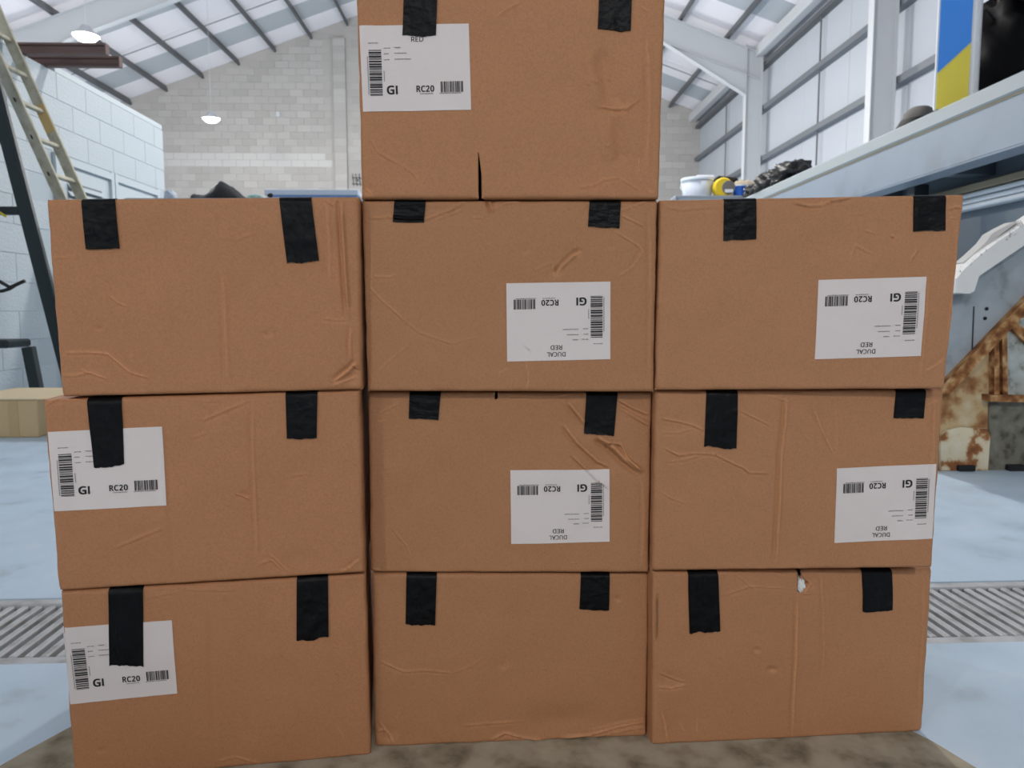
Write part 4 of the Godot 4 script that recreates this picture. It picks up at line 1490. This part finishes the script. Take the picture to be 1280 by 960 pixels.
	var ty := thing("tyre", "grey domed tyre lying on the runway left of the striped board", "tyre", Vector3(tc.x + 0.01, deck, -tz))
	part("tread", lathe([Vector2(0.085, 0.02), Vector2(0.13, 0.0), Vector2(0.16, 0.03), Vector2(0.16, 0.16), Vector2(0.13, 0.21), Vector2(0.09, 0.2), Vector2(0.08, 0.1), Vector2(0.085, 0.02)], 28), M.black_rubber, ty)
	part("hub_dome", lathe([Vector2(0.11, 0.03), Vector2(0.125, 0.2), Vector2(0.11, 0.26), Vector2(0.06, 0.30), Vector2(0.001, 0.312)], 24), M.grey_cloth, ty)

	# black sacks heaped along the deck's edge
	var heap := [[974, 240, 7.3, Vector3(0.36, 0.24, 0.30), "black crumpled sack on the runway edge, rightmost and nearest of three", 41], [958, 240, 7.72, Vector3(0.40, 0.24, 0.34), "black crumpled sack on the runway edge, middle one of three", 42], [948, 243, 8.1, Vector3(0.30, 0.17, 0.26), "black crumpled sack on the runway edge beside the blue tub, leftmost of three", 43]]
	for h in heap:
		var p := at(h[0], h[1], h[2])
		var s: Vector3 = h[3]
		var bag := thing("sack", h[4], "sack", Vector3(maxf(p.x, bx + 0.05 + s.x * 0.4), deck, -h[2]), 0.0, "black sacks on the runway")
		part("bag", blob(s, 0.45, h[5], 1.6), M.black_plastic, bag, Vector3(0, s.y * 0.32, 0))
		part("twisted_neck", tube([Vector3(s.x * 0.1, s.y * 0.6, 0), Vector3(s.x * 0.3, s.y * 0.86, 0.02), Vector3(s.x * 0.42, s.y * 0.84, 0.03)], 0.025, 8), M.black_rubber, bag)


func rusty_frame() -> void:
	var d := 3.06
	var o0 := at(1235, 588, d)
	o0.y = 0.0
	var o := thing("steel_hopper", "rusty grey steel frame with a sloping padded edge right of the boxes", "machine frame", o0)
	var P := func(list: Array, dd: float) -> Array:
		var q := []
		for p in list:
			q.append(at(p[0], p[1], dd))
		return q
	var pl := func(called: String, list: Array, dd: float, thick: float, m: Material) -> MeshInstance3D:
		return part(called, plate(P.call(list, dd), Vector3(0, 0, -thick), o0), m, o)
	# side plate under the padding
	pl.call("side_plate", [[1150, 360], [1218, 364], [1224, 342], [1290, 296], [1400, 222], [1400, 300], [1290, 376], [1178, 492], [1150, 492]], d, 0.02, M.grey_steel)
	pl.call("fold_line", [[1217.2, 383], [1218.4, 383], [1216.0, 440], [1214.8, 440]], d - 0.004, 0.004, M.black_green)
	for p in [[1233, 386], [1231, 398]]:
		part("bolt", lathe([Vector2(0.001, 0), Vector2(0.007, 0), Vector2(0.007, 0.004), Vector2(0.001, 0.005)], 10), M.hole, o, at(p[0], p[1], d - 0.001) - o0, Basis(Vector3.RIGHT, PI / 2))
	# diagonal angle iron, uprights and ledge, all rusty
	pl.call("diagonal_angle", [[1170, 492], [1180, 480], [1292, 364], [1400, 258], [1400, 274], [1298, 376], [1188, 492]], d - 0.035, 0.05, M.rust)
	pl.call("rusty_plate", [[1160, 500], [1186, 486], [1256, 416], [1262, 504], [1262, 592], [1160, 592]], d + 0.006, 0.02, M.rusty_paint)
	pl.call("upright", [[1243, 430], [1249, 424], [1250, 502], [1243, 502]], d - 0.03, 0.04, M.rust)
	pl.call("upright", [[1253, 420], [1259, 414], [1260, 502], [1254, 502]], d - 0.022, 0.03, M.rust)
	pl.call("pale_panel", [[1258, 416], [1268, 402], [1300, 392], [1400, 392], [1400, 500], [1258, 500]], d + 0.004, 0.015, M.pale_green_plate)
	pl.call("brace", [[1262, 408], [1270, 402], [1300, 428], [1400, 420], [1400, 432], [1294, 440]], d - 0.02, 0.03, M.rust)
	pl.call("ledge", [[1238, 494], [1400, 498], [1400, 505], [1238, 502]], d - 0.05, 0.06, M.rust)
	pl.call("lower_plate", [[1236, 502], [1400, 502], [1400, 592], [1236, 590]], d, 0.02, M.olive_plate)
	pl.call("beige_patch", [[1176, 545], [1184, 538], [1200, 534], [1234, 536], [1238, 545], [1235, 588], [1176, 588]], d - 0.012, 0.014, M.beige_patch)
	pl.call("foot_rail", [[1160, 588], [1400, 590], [1400, 598], [1160, 596]], d - 0.01, 0.06, M.rust)
	# hidden rear: cross tubes back to a second side plate, on skids
	pl.call("rear_plate", [[1170, 410], [1300, 330], [1400, 280], [1400, 560], [1170, 560]], d + 0.5, 0.02, M.olive_plate)
	for p in [[1200, 470], [1330, 420], [1330, 570]]:
		var a := at(p[0], p[1], d + 0.01)
		bar("cross_tube", a, a + Vector3(0.05, 0, -0.5), 0.04, 0.04, M.olive_plate, o)
	for p in [1200.0, 1262.0, 1380.0]:
		var a := at(p, 592, d + 0.02)
		part("skid", box_mesh(Vector3(0.07, maxf(a.y, 0.02) + 0.004, 0.62), 0.004), M.black_rubber, o, Vector3(a.x - o0.x, (maxf(a.y, 0.02) + 0.004) * 0.5, -0.28))
	# padding along the slope, its cover torn open
	var pad := [[1196, 366], [1196, 348], [1206, 336], [1226, 318], [1250, 300], [1272, 286], [1292, 272], [1400, 200], [1400, 226], [1290, 300], [1224, 345], [1218, 364], [1212, 367]]
	part("white_padding", plate(P.call(pad, d - 0.10), Vector3(0, 0, -0.10), o0), M.white_padding, o)
	var strands := SurfaceTool.new()
	strands.begin(Mesh.PRIMITIVE_TRIANGLES)
	strands.set_smooth_group(-1)
	var r := RandomNumberGenerator.new()
	r.seed = 9
	for k in 260:
		var t := r.randf()
		var pos: Vector3 = at(lerpf(1200, 1282, t), lerpf(342, 281, t) + r.randf_range(-2, 3), d - 0.10 + r.randf_range(0.0, 0.1)) - o0
		var dir := Vector3(r.randf_range(-1, 1), r.randf_range(0.0, 0.9), r.randf_range(-0.6, 0.8)).normalized() * r.randf_range(0.012, 0.04)
		var w := Vector3(0.003, 0.0, 0.002)
		var q := [pos - w, pos + w, pos + dir]
		face(strands, q, pos + Vector3(0, 0, -1))
	strands.generate_normals()
	var fz := part("torn_strands", strands.commit(), M.torn_cloth, o)
	fz.set_meta("kind", "stuff")
	var cover := [[1204, 328], [1216, 318], [1232, 303], [1240, 292], [1254, 284], [1268, 277], [1274, 276], [1266, 282], [1250, 294], [1238, 306], [1224, 320], [1208, 332]]
	part("torn_cover", plate(P.call(cover, d - 0.05), Vector3(0, 0, -0.06), o0), M.torn_cloth, o)


func far_things() -> void:
	# shelving beyond the boxes at the left; only what lies on top shows
	var d := 6.6
	var top := 1.558
	var sh := thing("storage_shelf", "grey storage shelving behind the boxes, carrying the black bag", "shelf", Vector3(-2.02, 0, -d))
	for y in [0.12, 0.8, top - 0.015]:
		part("shelf_board", box_mesh(Vector3(1.92, 0.03, 0.5), 0.004), M.shelf_steel, sh, Vector3(0, y, 0))
	for x in [-0.94, 0.94]:
		for z in [-0.235, 0.235]:
			part("upright", box_mesh(Vector3(0.035, top - 0.031, 0.035), 0.003), M.shelf_steel, sh, Vector3(x, (top - 0.031) * 0.5, z))
	var p := at(276, 236, d)
	var bag := thing("rubbish_bag", "black shiny bag slumped on the shelving just above the upper left box", "bag", Vector3(p.x, top, -d))
	part("bag", black_bag(), M.black_plastic, bag)
	p = at(213, 242, d)
	var wl := thing("cloth_bundle", "small pale blue bundle of cloth at the left end of the shelving", "cloth", Vector3(p.x, top, -d))
	part("cloth", blob(Vector3(0.09, 0.12, 0.1), 0.3, 52, 4.0), M.pale_blue, wl, Vector3(0, 0.036, 0))
	p = at(308, 245, d)
	var tl := thing("cloth_bundle", "small flat pale green cloth at the right of the black bag", "cloth", Vector3(p.x + 0.09, top, -d + 0.06))
	part("cloth", blob(Vector3(0.13, 0.07, 0.12), 0.3, 53, 4.0), M.teal_cloth, tl, Vector3(0, 0.02, 0))
	var a := at(338, 240, d).x
	var b := at(452, 240, d).x
	var pk := thing("sheet_pack", "flat pack of pale boards with a thin blue stripe on the shelving", "pack", Vector3((a + b) * 0.5, top, -d))
	part("lower_board", box_mesh(Vector3(b - a, 0.022, 0.36), 0.003), M.pale_blue, pk, Vector3(0, 0.011, 0))
	part("blue_stripe", box_mesh(Vector3(b - a - 0.06, 0.014, 0.37), 0.003), M.strip_blue, pk, Vector3(0.02, 0.030, 0))
	part("upper_board", box_mesh(Vector3(b - a, 0.045, 0.36), 0.004), M.pale_blue, pk, Vector3(0, 0.060, 0))
	part("end_knob", blob(Vector3(0.05, 0.035, 0.05), 0.2, 55, 4.0, false), M.black_rubber, pk, Vector3(-(b - a) * 0.5 + 0.05, 0.034, 0.17))

	# wire rack on the gable wall, only its left end shows
	var wp := at(446, 225, 25.85)
	var wr := thing("wire_bracket", "thin dark wire bracket on the far block wall just left of topmost box", "bracket", wp)
	for k in 3:
		bar("wire", wp + Vector3(-0.10 + k * 0.11, -0.2, 0), wp + Vector3(-0.14 + k * 0.11, 0.2, 0), 0.02, 0.02, M.black_rubber, wr)
	for k in 2:
		bar("wire", wp + Vector3(-0.16, -0.12 + k * 0.2, 0), wp + Vector3(0.2, -0.14 + k * 0.2, 0), 0.02, 0.02, M.black_rubber, wr)
	bar("wall_stud", wp + Vector3(0.02, 0, 0), wp + Vector3(0.02, 0, -0.105), 0.03, 0.03, M.black_rubber, wr)

	# rack at the end of the runway: tub, canister, mug, boxes
	d = 8.8
	top = 1.905
	var rk := thing("storage_rack", "grey storage rack at the end of the runway, carrying the white tub", "shelf", Vector3(2.45, 0, -d - 0.05))
	for y in [0.12, 1.0, top - 0.015]:
		part("shelf_board", box_mesh(Vector3(1.0, 0.03, 0.8), 0.004), M.shelf_steel, rk, Vector3(0, y, 0))
	for x in [-0.48, 0.48]:
		for z in [-0.38, 0.38]:
			part("upright", box_mesh(Vector3(0.035, top - 0.031, 0.035), 0.003), M.shelf_steel, rk, Vector3(x, (top - 0.031) * 0.5, z))
	p = at(870, 235, d)
	var tub := thing("plastic_tub", "milky white plastic tub on the rack right below the far block wall", "tub", Vector3(p.x, top, -d + 0.05))
	part("tub", lathe([Vector2(0.001, 0.0), Vector2(0.15, 0.0), Vector2(0.155, 0.01), Vector2(0.175, 0.20), Vector2(0.17, 0.205), Vector2(0.001, 0.206)], 28), M.milky_plastic, tub)
	part("lid", lathe([Vector2(0.182, 0.195), Vector2(0.186, 0.215), Vector2(0.18, 0.228), Vector2(0.001, 0.232)], 28), M.milky_plastic, tub)
	part("handle", tube([Vector3(-0.18, 0.19, 0.02), Vector3(-0.2, 0.12, 0.05), Vector3(-0.16, 0.05, 0.1)], 0.006, 6), M.milky_plastic, tub)
	p = at(904, 238, d)
	var can := thing("canister", "yellow canister with a grey front on the rack between tub and blue mug", "canister", Vector3(p.x - 0.07, top, -8.60))
	part("drum", lathe([Vector2(0.001, -0.07), Vector2(0.09, -0.07), Vector2(0.105, -0.05), Vector2(0.105, 0.05), Vector2(0.09, 0.07), Vector2(0.001, 0.07)], 24), M.canister_yellow, can, Vector3(0, 0.105, 0), Basis(Vector3.RIGHT, PI / 2))
	part("grey_disc", lathe([Vector2(0.001, 0.0), Vector2(0.075, 0.0), Vector2(0.07, 0.012), Vector2(0.001, 0.014)], 24), M.grey_cloth, can, Vector3(0.05, 0.10, 0.07), Basis(Vector3.RIGHT, PI / 2))
	part("white_tag", box_mesh(Vector3(0.09, 0.035, 0.004), 0.001), M.gloss_white, can, Vector3(0.05, 0.06, 0.088))
	p = at(925, 236, 8.6)
	var mug := thing("mug", "blue mug with a pale rim on the rack beside the yellow canister", "mug", Vector3(p.x, top, -8.6))
	part("cup", lathe([Vector2(0.001, 0.0), Vector2(0.068, 0.0), Vector2(0.078, 0.12), Vector2(0.072, 0.12), Vector2(0.062, 0.012), Vector2(0.001, 0.012)], 24), M.mug_blue, mug)
	part("rim", lathe([Vector2(0.071, 0.12), Vector2(0.079, 0.119), Vector2(0.079, 0.134), Vector2(0.071, 0.134), Vector2(0.071, 0.12)], 24), M.gloss_white, mug)
	part("handle", tube([Vector3(0.074, 0.10, 0), Vector3(0.11, 0.095, 0), Vector3(0.115, 0.06, 0), Vector3(0.072, 0.035, 0)], 0.008, 8), M.mug_blue, mug)
	p = at(906, 222, d + 0.25)
	var gb := thing("tool_case", "dark grey tool case lying behind the yellow canister on the rack", "case", Vector3(p.x, top, -d - 0.30))
	part("shell", box_mesh(Vector3(0.24, 0.24, 0.2), 0.02), M.grey_cloth, gb, Vector3(0, 0.12, 0))
	part("lid", box_mesh(Vector3(0.25, 0.06, 0.21), 0.02), M.black_rubber, gb, Vector3(0.02, 0.27, 0), Basis(Vector3.BACK, -0.08))
	p = at(882, 216, d + 0.3)
	var wb := thing("white_box", "plain white box standing behind the milky tub on the rack", "box", Vector3(p.x - 0.03, top, -d - 0.28))
	part("body", box_mesh(Vector3(0.2, 0.26, 0.2), 0.006), M.gloss_white, wb, Vector3(0, 0.13, 0))
	part("lid", box_mesh(Vector3(0.206, 0.05, 0.206), 0.006), M.gloss_white, wb, Vector3(0, 0.285, 0))
	p = at(930, 228, d)
	var tc := thing("cloth_bundle", "tan cloth bundle behind the blue mug on the rack", "cloth", Vector3(p.x + 0.02, top, -d - 0.03))
	part("cloth", blob(Vector3(0.36, 0.26, 0.18), 0.25, 57, 3.0), M.tan_cloth, tc, Vector3(0, 0.083, 0))


# a slumped bag with a raised peak and a long pointed corner at its left
func black_bag() -> Mesh:
	var st := SurfaceTool.new()
	st.begin(Mesh.PRIMITIVE_TRIANGLES)
	st.set_smooth_group(1)
	var n := FastNoiseLite.new()
	n.seed = 3
	n.frequency = 6.0
	var nx := 30
	var nz := 18
	var grid := []
	for j in nz + 1:
		var row := []
		for i in nx + 1:
			var s := float(i) / nx
			var t := float(j) / nz
			# ridge line: low tip, dip, peak, slope
			var ridge: float = lerpf(0.045, 0.035, s / 0.22) if s < 0.22 else (lerpf(0.035, 0.115, smoothstep(0.22, 0.52, s)) if s < 0.52 else lerpf(0.115, 0.012, pow((s - 0.52) / 0.48, 1.3)))
			var across := sin(PI * t)
			var y: float = ridge * pow(across, 0.6) + n.get_noise_2d(s * 1.2, t * 0.7) * 0.008 * across + absf(n.get_noise_2d(s * 2.5 + 5.0, t * 2.0)) * 0.004 * across
			row.append(Vector3((s - 0.5) * 0.46, maxf(y, 0.0) * 1.5, (t - 0.5) * lerpf(0.16, 0.3, sin(PI * s))))
		grid.append(row)
	for j in nz:
		for i in nx:
			for v in [grid[j][i], grid[j][i + 1], grid[j + 1][i + 1], grid[j][i], grid[j + 1][i + 1], grid[j + 1][i]]:
				st.set_uv(Vector2(v.x + v.z, v.y))
				st.add_vertex(v)
	st.set_smooth_group(-1)
	face(st, [grid[0][0], grid[0][nx], grid[nz][nx], grid[nz][0]], Vector3(0, 1, 0))
	st.generate_normals()
	return st.commit()
